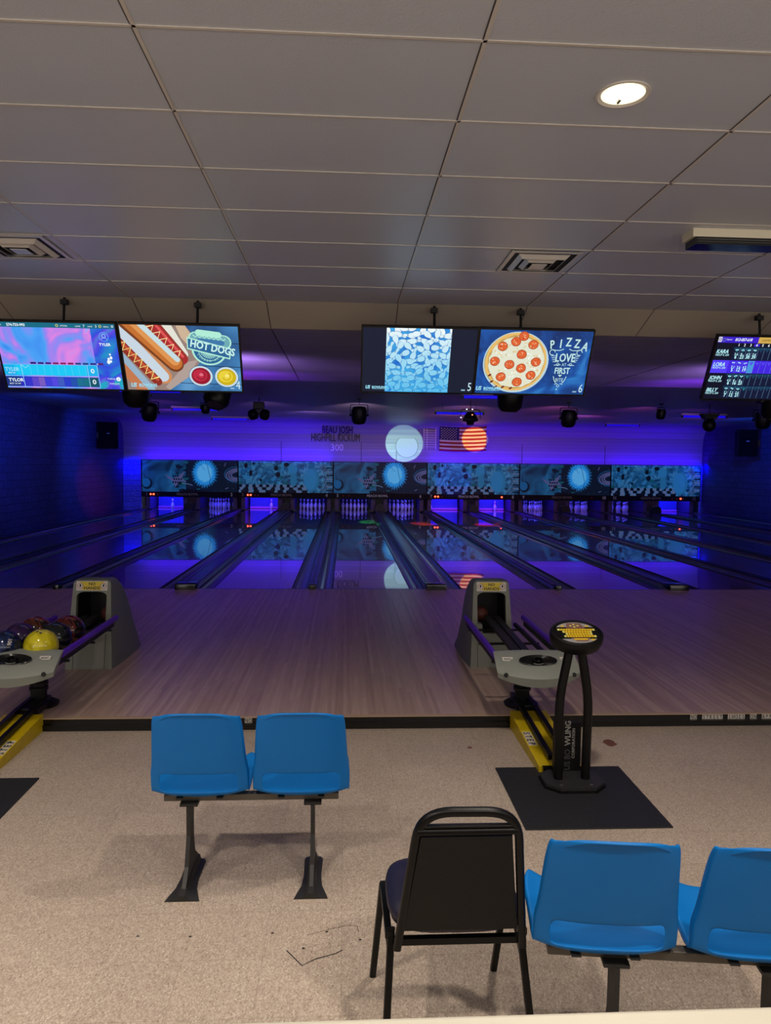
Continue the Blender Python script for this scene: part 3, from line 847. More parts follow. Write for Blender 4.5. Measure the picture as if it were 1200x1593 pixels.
def mover(x, y, z, label, s=1.0, pan=0, tilt=0, ceil=3.232):
    t = thing('moving_head_light', label, 'stage light', (x, y, ceil), (0, 0, pan), group='big moving head lights behind the screens')
    d = ceil-z
    finish('base', B(-.16*s, .16*s, -.13*s, .13*s, -.12*s, 0, bev=.015), M['black'], t)
    bm = bmesh.new()
    for q in (-1, 1): box(bm, q*.15*s-.02*s, q*.15*s+.02*s, -.05*s, .05*s, -d-.02, -.12*s, bev=.01)
    box(bm, -.15*s, .15*s, -.05*s, .05*s, -.16*s, -.12*s)
    finish('yoke', bm, M['black'], t)
    bm = bmesh.new()
    lathe(bm, [(0, -.17*s), (.09*s, -.17*s), (.125*s, -.13*s), (.135*s, .0), (.12*s, .1*s), (.08*s, .16*s), (0, .17*s)], 20)
    h = finish('head', bm, M['blackm'], t, smooth=True, loc=(0, 0, -d), rot=(tilt, 0, 0))
    bm = bmesh.new(); lathe(bm, [(0, -.176*s), (.085*s, -.176*s), (.085*s, -.171*s), (0, -.171*s)], 18); finish('lens', bm, M['glassl'], h)
mover(-2.50, 9.0, 2.78, 'big moving head light under the left edge of the hot dog screen', 1.2, .2, .3)
mover(-1.52, 9.0, 2.77, 'big moving head light under the right side of the hot dog screen', 1.2, -.3, -.5)
mover(2.02, 9.0, 2.79, 'big moving head light under the pizza screen', 1.2, .1, .2)
mover(5.36, 9.0, 2.75, 'big moving head light at the right edge under the scoreboard', 1.2, 0, .2)

def parcan(x, z, label, s=1.0, rot=0, y=18, tilt=.25):
    t = thing('par_light', label, 'stage light', (x, y, 3.5), (0, 0, rot), group='par cans over the lanes')
    d = 3.5-z
    bm = bmesh.new(); tube(bm, [(0, 0, 0), (0, 0, -d+.26*s)], .010, 6); box(bm, -.05, .05, -.03, .03, -.03, 0)
    finish('hanging_rod', bm, M['black'], t)
    bm = bmesh.new(); tube(bm, fillet([(-.21*s, 0, -d), (-.21*s, 0, -d+.25*s), (.21*s, 0, -d+.25*s), (.21*s, 0, -d)], .03), .010, 6)
    finish('bracket', bm, M['black'], t)
    bm = bmesh.new(); lathe(bm, [(0, .20*s), (.15*s, .19*s), (.185*s, .12*s), (.19*s, -.02), (.175*s, -.14*s), (.14*s, -.2*s), (.06*s, -.225*s), (0, -.23*s)], 22)
    h = finish('can', bm, M['black'], t, smooth=True, loc=(0, 0, -d), rot=(tilt, 0, 0))
    for q in (-1, 1):
        bm = bmesh.new(); tube(bm, [(q*.18*s, 0, -d), (q*.235*s, 0, -d)], .025*s, 8); finish('knob', bm, M['black'], t)
parcan(-4.68, 3.10, 'black par light left of the big moving heads, below the left screens', 1.0, .5, tilt=.4)
parcan(-3.36, 3.20, 'small black par light in front of the middle left blue tube', .55)
parcan(.33, 3.10, 'black par light with wire bracket over the name letters', 1.0)
parcan(5.50, 3.10, 'black par light right of the flag, below the pizza screen', 1.0)
parcan(7.83, 3.24, 'small black par light between flag side and scoreboard', .6, .4)
parcan(10.44, 3.13, 'black par light above the right wall speaker', 1.0, -.5)

t = thing('double_spotlight', 'black twin spotlight with two round heads hanging right of the hot dog screen', 'stage light', (-2.085, 18, 3.5))
finish('base', B(-.13, .13, -.1, .1, -.30, -.12, bev=.02), M['black'], t)
bm = bmesh.new(); tube(bm, [(0, 0, -.12), (0, 0, 0)], .012, 6); finish('hanging_rod', bm, M['black'], t)
for s in (-1, 1):
    bm = bmesh.new(); lathe(bm, [(0, -.1), (.11, -.09), (.13, 0), (.10, .09), (0, .11)], 16)
    h = finish('head', bm, M['black'], t, smooth=True, loc=(s*.14, 0, -.42), rot=(.6, s*.3, 0))
bm = bmesh.new(); box(bm, -.045, .045, -.03, .03, -.42, -.28); finish('bracket', bm, M['black'], t)

t = thing('effect_light', 'faceted black effect light over the flag with two tiny glowing lenses', 'stage light', (3.06, 18, 3.5))
bm = bmesh.new(); lathe(bm, [(0, -.28), (.08, -.28), (.12, -.33), (.19, -.45), (.19, -.50), (.10, -.53), (.075, -.60), (0, -.60)], 8); finish('body', bm, M['black'], t)
bm = bmesh.new(); tube(bm, fillet([(-.24, 0, -.45), (-.24, 0, -.22), (.24, 0, -.22), (.24, 0, -.45)], .1), .009, 6); tube(bm, [(0, 0, -.22), (0, 0, 0)], .01, 6); finish('bracket', bm, M['black'], t)
for q, (x, z, m) in enumerate(((.02, -.36, (255, 150, 110)), (-.24, -.42, (235, 235, 255)), (-.1, -.22, (235, 240, 255)), (.04, -.22, (240, 230, 255)))):
    bm = bmesh.new(); bmesh.ops.create_uvsphere(bm, u_segments=8, v_segments=6, radius=.018)
    finish('lens', bm, emat(m, 1.5), t, loc=(x, -.14 if q == 0 else -.03, z))

t = thing('small_moving_head', 'small moving head with round head in front of the right blue tube', 'stage light', (9.07, 18, 3.5))
bm = bmesh.new(); prism(bm, [(-.13, -.36), (.13, -.36), (.22, -.24), (-.22, -.24)], -.12, .12, axis='y'); finish('base', bm, M['black'], t)
bm = bmesh.new(); tube(bm, [(0, 0, -.24), (0, 0, 0)], .012, 6); finish('hanging_rod', bm, M['black'], t)
bm = bmesh.new(); sphere(bm, (0, 0, -.52), .16, 18, 12); finish('head', bm, M['black'], t, smooth=True)
bm = bmesh.new()
for s in (-1, 1): box(bm, s*.1-.02, s*.1+.02, -.04, .04, -.5, -.35)
finish('yoke', bm, M['black'], t)

# speakers on the side walls
for (x, y, z, rz, sx, lab) in ((-8.05, 25.6, 2.34, .30, .5, 'black box speaker on the dark blue left wall'), (13.62, 24.4, 2.32, -.3, .5, 'black box speaker on the dark blue right wall')):
    t = thing('wall_speaker', lab, 'speaker', (x, y, z), (0, 0, rz), group='speakers on the side walls')
    finish('cabinet', B(-.32, .32, -.22, .22, 0, .90, bev=.02), mat('speaker_black', (4, 4, 5), .7, spec=.15), t)
    finish('grille', B(-.29, .29, -.235, -.221, .03, .87), mat('grille', (5, 5, 6), .9, spec=.1), t)
    finish('badge', B(-.05, .05, -.242, -.236, .50, .52), M['housing'], t)
    q = -1 if x < 0 else 1
    bm = bmesh.new(); box(bm, q*.28, q*.42, .0, .08, .35, .55); finish('wall_bracket', bm, M['black'], t)

# ================================================================== SCREENS
TW, TH = 1.055, .625
def tv(x, label, draw, y=6.68, z=3.135, stem=.5):
    # origin at the centre of the bottom edge; tilted so that the top comes forward
    th = math.radians(27)
    t = thing('monitor', label, 'screen', (x, y+.636*math.sin(th), z-.636*math.cos(th)), (0, 0, 0), group='scoring monitors in a row')
    r = (th, 0, 0)
    finish('casing', B(-TW/2-.006, TW/2+.006, .0, .045, -.006, TH+.006, bev=.006), M['black'], t, rot=r)
    bm = bmesh.new(); 
    for (a, b, c, d) in ((-TW/2-.006, TW/2+.006, -.006, .008), (-TW/2-.006, TW/2+.006, TH-.008, TH+.006), (-TW/2-.006, -TW/2+.008, .008, TH-.008), (TW/2-.008, TW/2+.006, .008, TH-.008)): box(bm, a, b, -.006, .0, c, d)
    finish('bezel', bm, M['blackg'], t, rot=r)
    a = Art(.0004); a.clip = (0, TW-.016, 0, TH-.016); draw(a, TW-.016, TH-.016); a.build('screen', t, loc=(-TW/2+.008, -.008*math.sin(th)-.0002, .008*math.cos(th)), rot=r)
    bm = bmesh.new(); X = stem-.5
    zc = z-.636*math.cos(th)
    tube(bm, [(X, -.26+.09, TH*.8), (X, -.05, TH*.86+.04), (X, -.02, 3.37-zc+.02)], .012, 8); box(bm, X-.03, X+.03, -.05, .01, 3.35-zc-.02, 3.37-zc)
    box(bm, X-.05, X+.05, -.21, -.12, TH*.66, TH*.84)
    finish('ceiling_mount', bm, M['blackm'], t)
    return t

EW = emat((235, 245, 250)); EC = emat((200, 240, 235)); 
def usb(a, x, y, s, m=None):
    m = m or emat((150, 215, 235))
    a.text('US', x, y, s*1.5, m, 12, .8, bold=.05, shear=.2); a.text('BOWLING', x+s*2.05, y+.15*s, s, m, 12, .98, bold=.05); a.rect(x+s*2.1, x+s*6.4, y-.12*s, y-.02*s, m, 12)
def num(a, n, W):
    a.text(n, W-.012, .022, .115, emat((200, 235, 245)), 12, .75, align='r'); a.rect(W-.105, W-.068, .022, .034, emat((150, 190, 215)), 12)

def hotdogs(a, W, H):
    def P(px, py): return ((px-30)/1120*W, (690-py)/600*H)
    def PL(l): return [P(*p) for p in l]
    k = W/1120
    a.rect(0, W, 0, H, swirl_mat('screen_wood', [(.35, (32, 80, 132)), (.55, (58, 122, 178)), (.75, (92, 150, 200))], 3.0, .5), 1)
    for y in (.74, .38, .1): a.line([(0, y*H+.02), (W, y*H)], .006, emat((14, 38, 70)), 1.5)
    a.poly(PL([(30, 90), (650, 90), (720, 180), (760, 420), (640, 560), (440, 690), (30, 690)]), emat((150, 128, 120)), 2)
    a.poly(PL([(560, 90), (650, 90), (700, 170), (690, 300), (600, 200)]), emat((205, 178, 150)), 2.2)
    a.poly(PL([(640, 420), (740, 400), (640, 560), (440, 690), (400, 660)]), emat((176, 158, 150)), 2.3)
    def dog(x0, y0, x1, y1, w, ly, sau, mus, white=True):
        (ax, ay), (bx, by) = P(x0, y0), P(x1, y1); w *= k
        a.cap(ax, ay, bx, by, w, emat((176, 104, 52)), ly)
        d = math.hypot(bx-ax, by-ay); ux, uy = (bx-ax)/d, (by-ay)/d; nx, ny = -uy, ux
        a.cap(ax-nx*w*.18, ay-ny*w*.18, bx-nx*w*.18-ux*w*.1, by-ny*w*.18-uy*w*.1, w*.6, emat((214, 150, 88)), ly+.1)
        return ux, uy, nx, ny, w
    # lower dog
    a.cap(*P(20, 100), *P(400, 560), 150*k, emat((205, 140, 92)), 3); a.cap(*P(10, 120), *P(390, 560), 110*k, emat((200, 214, 226)), 3.1)
    a.cap(*P(-10, 380), *P(240, 690), 110*k, emat((150, 178, 200)), 3.2); a.cap(*P(-10, 460), *P(180, 700), 90*k, emat((196, 120, 76)), 3.25)
    a.cap(*P(0, 240), *P(330, 610), 84*k, emat((142, 46, 34)), 3.3); a.cap(*P(10, 235), *P(330, 590), 30*k, emat((196, 84, 52)), 3.35)
    z = []
    for q in range(14):
        x = 10+q*24; y = 245+q*26.5; o = 40 if q % 2 else -40; z.append(P(x+o*.75, y-o*.65))
    a.line(z, 15*k, emat((240, 214, 96)), 3.5); a.line(z, 6*k, emat((255, 244, 178)), 3.6)
    # upper dog
    a.cap(*P(470, 90), *P(610, 350), 90*k, emat((226, 226, 214)), 4); a.cap(*P(330, 60), *P(590, 390), 120*k, emat((150, 50, 40)), 4.05)
    a.cap(*P(330, 60), *P(600, 400), 84*k, emat((168, 40, 44)), 4.1); a.cap(*P(350, 60), *P(600, 370), 26*k, emat((220, 84, 84)), 4.15)
    z = []
    for q in range(11):
        x = 290+q*29; y = 90+q*28; o = 40 if q % 2 else -40; z.append(P(x+o*.8, y-o*.6))
    a.line(z, 14*k, emat((244, 212, 130)), 4.3); a.line(z, 6*k, emat((255, 240, 190)), 4.4)
    a.cap(*P(100, 60), *P(520, 440), 165*k, emat((120, 62, 28)), 4.5); a.cap(*P(110, 50), *P(520, 430), 140*k, emat((196, 112, 48)), 4.6)
    a.cap(*P(140, 40), *P(520, 415), 90*k, emat((222, 150, 84)), 4.65); a.cap(*P(190, 50), *P(545, 400), 52*k, emat((196, 220, 226)), 4.7)
    # sauces
    for (x, y, c1, c2, c3) in ((758, 550, (150, 20, 44), (190, 40, 66), (225, 110, 130)), (1008, 556, (206, 176, 20), (232, 208, 60), (248, 232, 130))):
        cx, cy = P(x, y); a.ell(cx, cy, 118*k, 108*k, emat((30, 60, 100)), 5); a.ell(cx, cy, 114*k, 104*k, emat((196, 220, 232)), 5.1); a.ell(cx, cy, 94*k, 86*k, emat(c1), 5.2)
        a.ell(cx-8*k, cy+6*k, 70*k, 60*k, emat(c2), 5.3); a.ring(cx, cy+8*k, 40*k, 12*k, emat(c1), 5.4, a0=-160, a1=60); a.ell(cx+4*k, cy+14*k, 20*k, 16*k, emat(c3), 5.5)
    # badge
    g = emat((176, 236, 214)); gb = emat((40, 100, 150))
    cx, cy = P(860, 310); a.ell(cx, cy, 168*k, 150*k, g, 6); a.ell(cx, cy, 150*k, 134*k, gb, 6.1)
    for q in range(13):
        an = math.radians(200+q*11.6); a.line([(cx+40*k*math.cos(an), cy+30*k*math.sin(an)), (cx+92*k*math.cos(an), cy+84*k*math.sin(an))], 7*k, g, 6.2)
    a.ring(cx, cy, 104*k, 6*k, g, 6.25, a0=190, a1=350)
    for q, ch in enumerate('LOADED MENU'):
        an = math.radians(205+q*13); a.text(ch, cx+128*k*math.cos(an), cy+116*k*math.sin(an), 30*k, g, 6.4, .8, align='c', rot=an+PI/2)
    a.cap(*P(740, 205), *P(1010, 235), 140*k, g, 6.5); a.cap(*P(745, 205), *P(1005, 235), 122*k, emat((110, 170, 180)), 6.6)
    a.cap(*P(770, 150), *P(960, 170), 60*k, g, 6.7)
    z = [P(715+q*22, 178+(10 if q % 2 else -8)+q*2.4) for q in range(15)]; a.line(z, 10*k, g, 6.8)
    a.cap(*P(770, 222), *P(990, 242), 46*k, emat((60, 118, 170)), 6.9)
    a.poly(PL([(655, 190), (1075, 290), (1055, 390), (650, 300)]), g, 7); a.poly(PL([(665, 204), (1064, 298), (1046, 376), (660, 290)]), gb, 7.1)
    a.text('HOT DOGS', *P(676, 276), 104*k, EC, 7.3, .80, rot=-.21, bold=.03)
    usb(a, .03, .03, .036); num(a, '4', W)

def pins5(a, W, H):
    a.rect(0, W, 0, H, emat((22, 28, 48)), 1)
    x0, x1 = .205*W, .775*W
    a.rect(x0, x1, 0, H, swirl_mat('screen_pinblue', [(.3, (20, 100, 200)), (.6, (60, 170, 230))], 4, 1), 1.5)
    old = a.clip; a.clip = (x0, x1, .006, H)
    random.seed(11); n = 0
    outl = emat((34, 110, 190)); stripe = emat((40, 60, 130))
    L = .112
    for r in range(12):
        for c in range(9):
            x = x0+(c+.5*(r % 2))*.084+random.uniform(-.01, .01); y = H-(r*.060)+random.uniform(-.01, .01); an = random.choice([.3, 2.9, 1.2, 4.4, .0, 3.5, 5.3, 1.9])+random.uniform(-.3, .3)
            t = max(0, min(1, y/H)); col = emat((int(90+150*t), int(190+60*t), int(236+14*t)))
            ux, uy = math.cos(an), math.sin(an); ly = 2+n*.012; n += 1
            def prof(k):
                pts = []
                for (u, v) in [(-.5, .1), (-.42, .19), (-.25, .24), (-.05, .21), (.12, .12), (.25, .085), (.35, .12), (.46, .12), (.52, .05)]: pts.append((u*L, v*L*k))
                pts = pts+[(u, -v) for u, v in pts[::-1]]
                return [(x+u*ux-v*uy, y+u*uy+v*ux) for u, v in pts]
            a.poly(prof(1.16), outl, ly); a.poly(prof(1.0), col, ly+.004)
            for u in (.14, .20): a.line([(x+u*L*ux-.08*L*-uy*-1, y+u*L*uy-.08*L*ux), (x+u*L*ux+.08*L*-uy, y+u*L*uy+.08*L*ux)], .0035, stripe, ly+.006)
    a.clip = old
    usb(a, .03, .03, .03); num(a, '5', W)

def pizza(a, W, H):
    def P(px, py): return ((px-60)/1080*W, (650-py)/585*H)
    k = W/1080
    a.rect(0, W, 0, H, swirl_mat('screen_navy', [(.3, (8, 44, 104)), (.55, (16, 78, 160)), (.75, (40, 120, 196))], 3.5, 1.5), 1)
    random.seed(9)
    for q in range(70): a.ell(random.uniform(0, W), random.uniform(0, H), .003, .003, emat((90, 160, 215)), 1.5, 5)
    cx, cy = P(430, 360); a.ell(cx, cy, 318*k, 304*k, emat((190, 214, 220)), 3, 48); a.ell(cx-6*k, cy+4*k, 300*k, 286*k, emat((140, 160, 130)), 3.05, 48)
    a.ell(cx, cy+6*k, 300*k, 290*k, emat((232, 186, 104)), 3.1, 44, jag=.012); a.ell(cx+4*k, cy+4*k, 278*k, 268*k, emat((196, 160, 90)), 3.2, 40, jag=.02)
    a.ell(cx+4*k, cy+4*k, 268*k, 258*k, emat((226, 228, 206)), 3.3, 40, jag=.03)
    for q in range(120):
        an = random.uniform(0, 2*PI); r = 240*k*math.sqrt(random.random()); a.ell(cx+r*math.cos(an), cy+r*math.sin(an)*.95, random.uniform(5, 15)*k, random.uniform(4, 12)*k, emat(random.choice([(245, 248, 236), (238, 222, 170), (216, 208, 170), (224, 196, 140), (240, 244, 240)])), 3.4+q*.001, 7, jag=.3)
    for (x, y) in ((285, 213), (408, 168), (578, 192), (478, 283), (225, 350), (370, 378), (488, 410), (625, 350), (300, 495), (465, 540), (592, 475), (478, 118)):
        px, py = P(x, y); a.ell(px, py, 49*k, 47*k, emat((168, 74, 38)), 3.7, 20, jag=.03); a.ell(px, py, 43*k, 41*k, emat((222, 98, 48)), 3.75, 18, jag=.04)
        for q in range(9): a.ell(px+random.uniform(-26, 26)*k, py+random.uniform(-26, 26)*k, 7*k, 6*k, emat(random.choice([(240, 160, 110), (190, 60, 30), (245, 190, 150)])), 3.8, 6)
    for (x, y) in ((215, 540), (330, 590), (260, 590), (410, 600), (190, 480)):
        px, py = P(x, y); a.ell(px, py, 20*k, 10*k, emat((110, 40, 26)), 3.85, 8, rot=.6)
    g = emat((190, 226, 226))
    for ch, x, y, r in (('P', 745, 228, .16), ('I', 832, 216, 0), ('Z', 890, 200, .0), ('Z', 972, 212, -.05), ('A', 1046, 232, -.22)): a.text(ch, *P(x, y), 118*k, g, 4, .72, rot=r, bold=.02)
    a.text('LOVE', *P(905, 342), 116*k, g, 4, .70, align='c', bold=.02); a.text('AT', *P(905, 382), 40*k, g, 4, .9, align='c')
    a.text('FIRST', *P(895, 455), 88*k, g, 4, .72, align='c', bold=.02); a.text('BITE', *P(880, 530), 52*k, g, 4, .8, align='c')
    for s in (-1, 1):
        c0, c1 = P(905+s*132, 258); a.ring(c0, c1, 26*k, 7*k, g, 4, a0=0, a1=300); a.line([P(905+s*130, 238), P(905+s*60, 240), P(905+s*25, 226)], 7*k, g, 4)
        for q in range(4): a.line([P(905+s*(140-8*q), 290+q*18), P(905+s*(96-4*q), 290+q*18)], 6*k, g, 4)
        a.line([P(905+s*100, 376), P(905+s*34, 372)], 6*k, g, 4); a.ring(*P(905+s*62, 368), 12*k, 5*k, g, 4)
        a.line([P(882+s*64, 480), P(882+s*50, 520), P(882+s*30, 545)], 7*k, g, 4); a.line([P(880+s*40, 556), P(880+s*12, 548)], 6*k, g, 4)
    a.poly([P(882, 486), P(864, 470), P(873, 462), P(882, 468), P(891, 462), P(900, 470)], g, 4); a.ell(*P(868, 604), 7*k, 7*k, g, 4); a.ring(*P(876, 570), 12*k, 5*k, g, 4)
    usb(a, .0+.005, .03, .036); num(a, '6', W)

def score3(a, W, H):
    a.rect(0, W, 0, H, swirl_mat('screen_swirl', [(.28, (40, 120, 235)), (.42, (70, 160, 245)), (.52, (150, 130, 240)), (.62, (225, 130, 225)), (.72, (120, 170, 250))], 1.9, 2.5), 1)
    a.rect(.79*W, W, 0, .925*H, swirl_mat('screen_swirl_dark', [(.3, (20, 140, 200)), (.45, (40, 70, 220)), (.55, (90, 70, 225)), (.66, (20, 165, 195))], 2.6, 2.0), 1.5)
    a.rect(0, W, .925*H, H, emat((16, 106, 132)), 2)
    def P(u, v): return (u*W, (1-v)*H)
    t = EW
    a.text('574-733-993', *P(.105, .060), .034, t, 3, .9, bold=.03); a.text('Channel', *P(.01, .052), .018, t, 3, .9)
    a.text('OPTIONS', *P(.545, .055), .019, t, 3, .8); a.text('GAMES', *P(.67, .055), .017, t, 3, .9); a.text('7', *P(.735, .060), .034, t, 3)
    a.text('LANE', *P(.775, .055), .017, t, 3, 1); a.text('3', *P(.835, .060), .034, t, 3); a.text('MENU', *P(.905, .055), .017, t, 3, 1)
    for u in (.52, .878): a.ring(*P(u, .04), .010, .004, emat((240, 226, 90)), 3)
    a.ring(*P(.98, .04), .008, .004, t, 3)
    a.ring(*P(.895, .195), .040, .004, emat((110, 190, 255)), 3); a.ring(*P(.895, .18), .016, .005, emat((150, 210, 255)), 3); a.ring(*P(.895, .25), .025, .004, emat((150, 210, 255)), 3, a0=20, a1=160)
    a.text('TYLER', *P(.895, .33), .036, t, 3, 1, align='c', bold=.03)
    for (u, v, r) in ((.925, .46, .010), (.93, .51, .015), (.908, .53, .013), (.905, .575, .019), (.925, .565, .012)): a.ell(*P(u, v), r*.8, r, t, 3)
    # frame headings
    for q in range(10):
        u0 = .235+q*.0635; a.rect(*[c*W for c in (u0, u0+.048)], *[(1-v)*H for v in (.625, .595)], emat([(40, 20, 110), (50, 20, 120), (60, 20, 120), (130, 20, 90), (150, 20, 90), (140, 20, 80), (30, 60, 130), (20, 70, 130), (40, 40, 130), (90, 20, 110)][q]), 3)
    a.rect(.845*W*.96, .80*W*1.0, (1-.62)*H, (1-.605)*H, t, 3)
    a.rect(0, .795*W, (1-.80)*H, (1-.635)*H, emat((20, 178, 236)), 3); a.rect(.10*W, .70*W, (1-.795)*H, (1-.64)*H, emat((24, 200, 245)), 3.2)
    a.text('TYLER', *P(-.02+.03, .735), .046, emat((160, 225, 250)), 4, .95, bold=.02); a.text('BEST 50', *P(.03, .775), .018, t, 4)
    for q in range(1, 10): a.line([P(.165+q*.059, .64), P(.165+q*.059, .795)], .0018, emat((120, 225, 250)), 3.4)
    a.line([P(.155, .64), P(.185, .69), P(.215, .65)], .003, emat((200, 245, 255)), 3.4)
    a.text('0', *P(.752, .755), .062, t, 4, 1.1, align='c', bold=.02)
    a.rect(0, .795*W, (1-.975)*H, (1-.82)*H, emat((40, 44, 190)), 3); a.rect(0, .12*W, (1-.975)*H, (1-.82)*H, emat((24, 50, 130)), 3.1)
    cs = [(50, 50, 200), (90, 70, 200), (120, 90, 190), (60, 60, 215), (80, 70, 220), (60, 90, 190), (40, 60, 200), (30, 80, 170), (24, 110, 140), (20, 110, 130)]
    for q in range(10): a.rect(*[c*W for c in (.165+q*.055, .218+q*.055)], *[(1-v)*H for v in (.965, .83)], emat(cs[q]), 3.2)
    a.text('TYLOR', *P(.02, .90), .044, t, 4, .95, bold=.03); a.text('BEST 50 MP', *P(.02, .945), .020, t, 4)
    a.rect(.715*W, .79*W, (1-.97)*H, (1-.825)*H, emat((10, 84, 104)), 3.3); a.text('0', *P(.752, .925), .062, t, 4, 1.1, align='c', bold=.02)
    for v in (.632, .81, .98): a.line([P(0, v), P(.797, v)], .004, emat((140, 190, 250)), 3.6)
    for u in (.15, .712, .797): a.line([P(u, .632), P(u, .985)], .005, emat((160, 215, 250)), 3.6)
    a.ell(*P(.965, .84), .020, .020, t, 3); a.text('2', *P(.965, .85), .022, emat((30, 100, 200)), 4, align='c'); a.text('TURNS', *P(.87, .85), .022, t, 3, 1); a.text('TIME 26:37', *P(.88, .925), .020, t, 3, 1)

def score7(a, W, H):
    a.rect(0, W, 0, H, emat((6, 10, 34)), 1)
    def P(u, v): return (u*W, (1-v)*H)
    R = lambda u0, u1, v0, v1, c, l=2: a.rect(u0*W, u1*W, (1-v1)*H, (1-v0)*H, emat(c), l)
    R(0, .37, 0, .095, (58, 26, 200)); R(.37, 1, 0, .095, (210, 170, 80)); R(.0, .035, .005, .085, (206, 206, 220), 3); a.ring(*P(.018, .045), .010, .004, emat((60, 60, 120)), 4)
    a.ring(*P(.055, .05), .014, .005, emat((110, 120, 150)), 4); a.text('Channel', *P(.075, .055), .020, EW, 3, .8); a.text('812-057-618', *P(.155, .065), .038, EW, 3, .82, bold=.03, shear=.2)
    a.text('GAMES 2  LANE 7', *P(.40, .065), .03, emat((90, 60, 20)), 3, 1)
    hx = [.20+.0555*q for q in range(12)]
    for q in range(10):
        if q == 3: R(hx[q]-.025, hx[q]+.028, .105, .15, (60, 34, 200))
        a.text(str(q+1), hx[q]*W, (1-.145)*H, .034, EW, 3, .9, align='c', bold=.03)
    rows = [('KARA', .165, .36, '8', ['6', '23', '30', '39']), ('LORA', .37, .575, '', ['5', '12', '19']), ('JOHN', .585, .775, '', ['6', '16', '23']), ('BILLY', .785, .985, '', ['7', '12', '21'])]
    tri = emat((28, 110, 130)); trid = emat((20, 60, 90)); lt = emat((180, 235, 245))
    for ri, (nm, v0, v1, _, sc) in enumerate(rows):
        hi = ri == 1
        if hi: R(0, 1, v0, v1, (66, 34, 225), 2); R(0, .155, v0, v1, (84, 60, 245), 2.2); R(hx[3]-.027, hx[3]+.027, v0+.005, v1-.005, (70, 150, 220), 2.4)
        else: R(.165, 1, v0, v1, (10, 20, 52), 2); R(.165, 1, v0, v0+.03, (16, 60, 90), 2.2)
        a.text(nm, *P(.012, v0+.095), .052, lt, 4, .85, bold=.03, shear=.2); a.text('HDCP 0, 250', *P(.012, v0+.135), .026, lt, 4, .9, bold=.02)
        for q in range(12):
            x = hx[q] if q < 12 else 0
            a.line([P(x+.027, v0+.01), P(x+.027, v1-.005)], .0022, emat((110, 150, 190)), 3.5)
            a.poly([P(x-.02, v0+.025), P(x+.018, v0+.025), P(x, v0+.08)], (tri if q < 4 else trid) if not hi else emat((84, 70, 240)), 3)
            if q < len(sc):
                a.text(sc[q], *P(x, v0+.175), .046, lt, 4, .85, align='c', bold=.04)
                a.text(random.choice(['8 -', '3 6', '9 -', '4 5', '7 1']), *P(x, v0+.125), .034, lt, 4, .8, align='c', bold=.03)
                for z in range(3): a.ell(*P(x-.012+.01*z, v0+.03+.02*random.random()), .005, .006, lt, 4, 8)

tv(-2.56, 'scoring monitor at far left with pink and blue swirls and score rows', score3)
tv(-1.482, 'monitor with hot dog picture, left pair, lane number 4', hotdogs, stem=.62)
tv(.672, 'monitor with packed white pins on dark background, lane number 5', pins5, z=3.155, stem=.65)
tv(1.738, 'monitor with pizza picture, lane number 6', pizza, z=3.158, stem=.4)
tv(3.952, 'purple and black scoreboard monitor at the right edge', score7, z=3.14)

# ================================================================== MAIN CEILING FIXTURES
t = thing('recessed_downlight', 'glowing round recessed downlight in the tiled ceiling', 'ceiling light', (1.103, 2.998, CEIL))
bm = bmesh.new(); lathe(bm, [(.086, -.001), (.100, -.008), (.108, -.006), (.108, -.0005), (.086, -.001)], 40); finish('trim_ring', bm, M['grid'], t, smooth=True)
bm = bmesh.new(); lathe(bm, [(.086, -.0015), (.078, -.004), (.0, -.0045)], 40)
finish('reflector', bm, mat('lamp_glow', (255, 240, 200), .3, emit=(255, 240, 196), es=1.6), t)
bm = bmesh.new(); lathe(bm, [(0, -.02), (.014, -.018), (.02, -.008), (.02, -.0045)], 16); finish('bulb', bm, mat('bulb_glow', (255, 246, 220), .3, emit=(255, 250, 226), es=2.6), t, smooth='all')
finish('socket', B(-.004, .004, .025, .060, -.012, -.0045), M['steel'], t)

def diffuser(x0, x1, y0, y1, label):
    cx, cy = (x0+x1)/2, (y0+y1)/2; t = thing('air_vent', label, 'air vent', (cx, cy, CEIL), group='square ceiling diffusers')
    hw, hd = (x1-x0)/2, (y1-y0)/2
    finish('duct_opening', B(-hw+.02, hw-.02, -hd+.02, hd-.02, -.003, -.001), M['dark'], t)
    for k in range(3):
        f0 = 1-.27*k; f1 = f0-.11
        for part, zz in (('vane', 0),):
            bm = bmesh.new(); z0 = -.004-.004*k; z1 = -.030-.004*k
            o = [(-hw*f0, -hd*f0, z0), (hw*f0, -hd*f0, z0), (hw*f0, hd*f0, z0), (-hw*f0, hd*f0, z0)]; i_ = [(-hw*f1, -hd*f1, z1), (hw*f1, -hd*f1, z1), (hw*f1, hd*f1, z1), (-hw*f1, hd*f1, z1)]
            if k == 0: o, i_ = [(p[0], p[1], -.012) for p in o], [(p[0], p[1], -.014) for p in i_]
            a_ = [bm.verts.new(p) for p in o]; b_ = [bm.verts.new(p) for p in i_]
            for q in range(4): bm.faces.new((a_[q], a_[(q+1) % 4], b_[(q+1) % 4], b_[q]))
            ob = finish('vane', bm, M['grid'], t); md = ob.modifiers.new('s', 'SOLIDIFY'); md.thickness = .003
    finish('centre_plate', B(-hw*.22, hw*.22, -hd*.22, hd*.22, -.040, -.036), M['grid'], t)
diffuser(1.145, 1.645, 5.14, 5.70, 'square ceiling diffuser above the pizza screen')
diffuser(-2.52, -2.02, 5.10, 5.67, 'square ceiling diffuser at the left edge above the left screens')

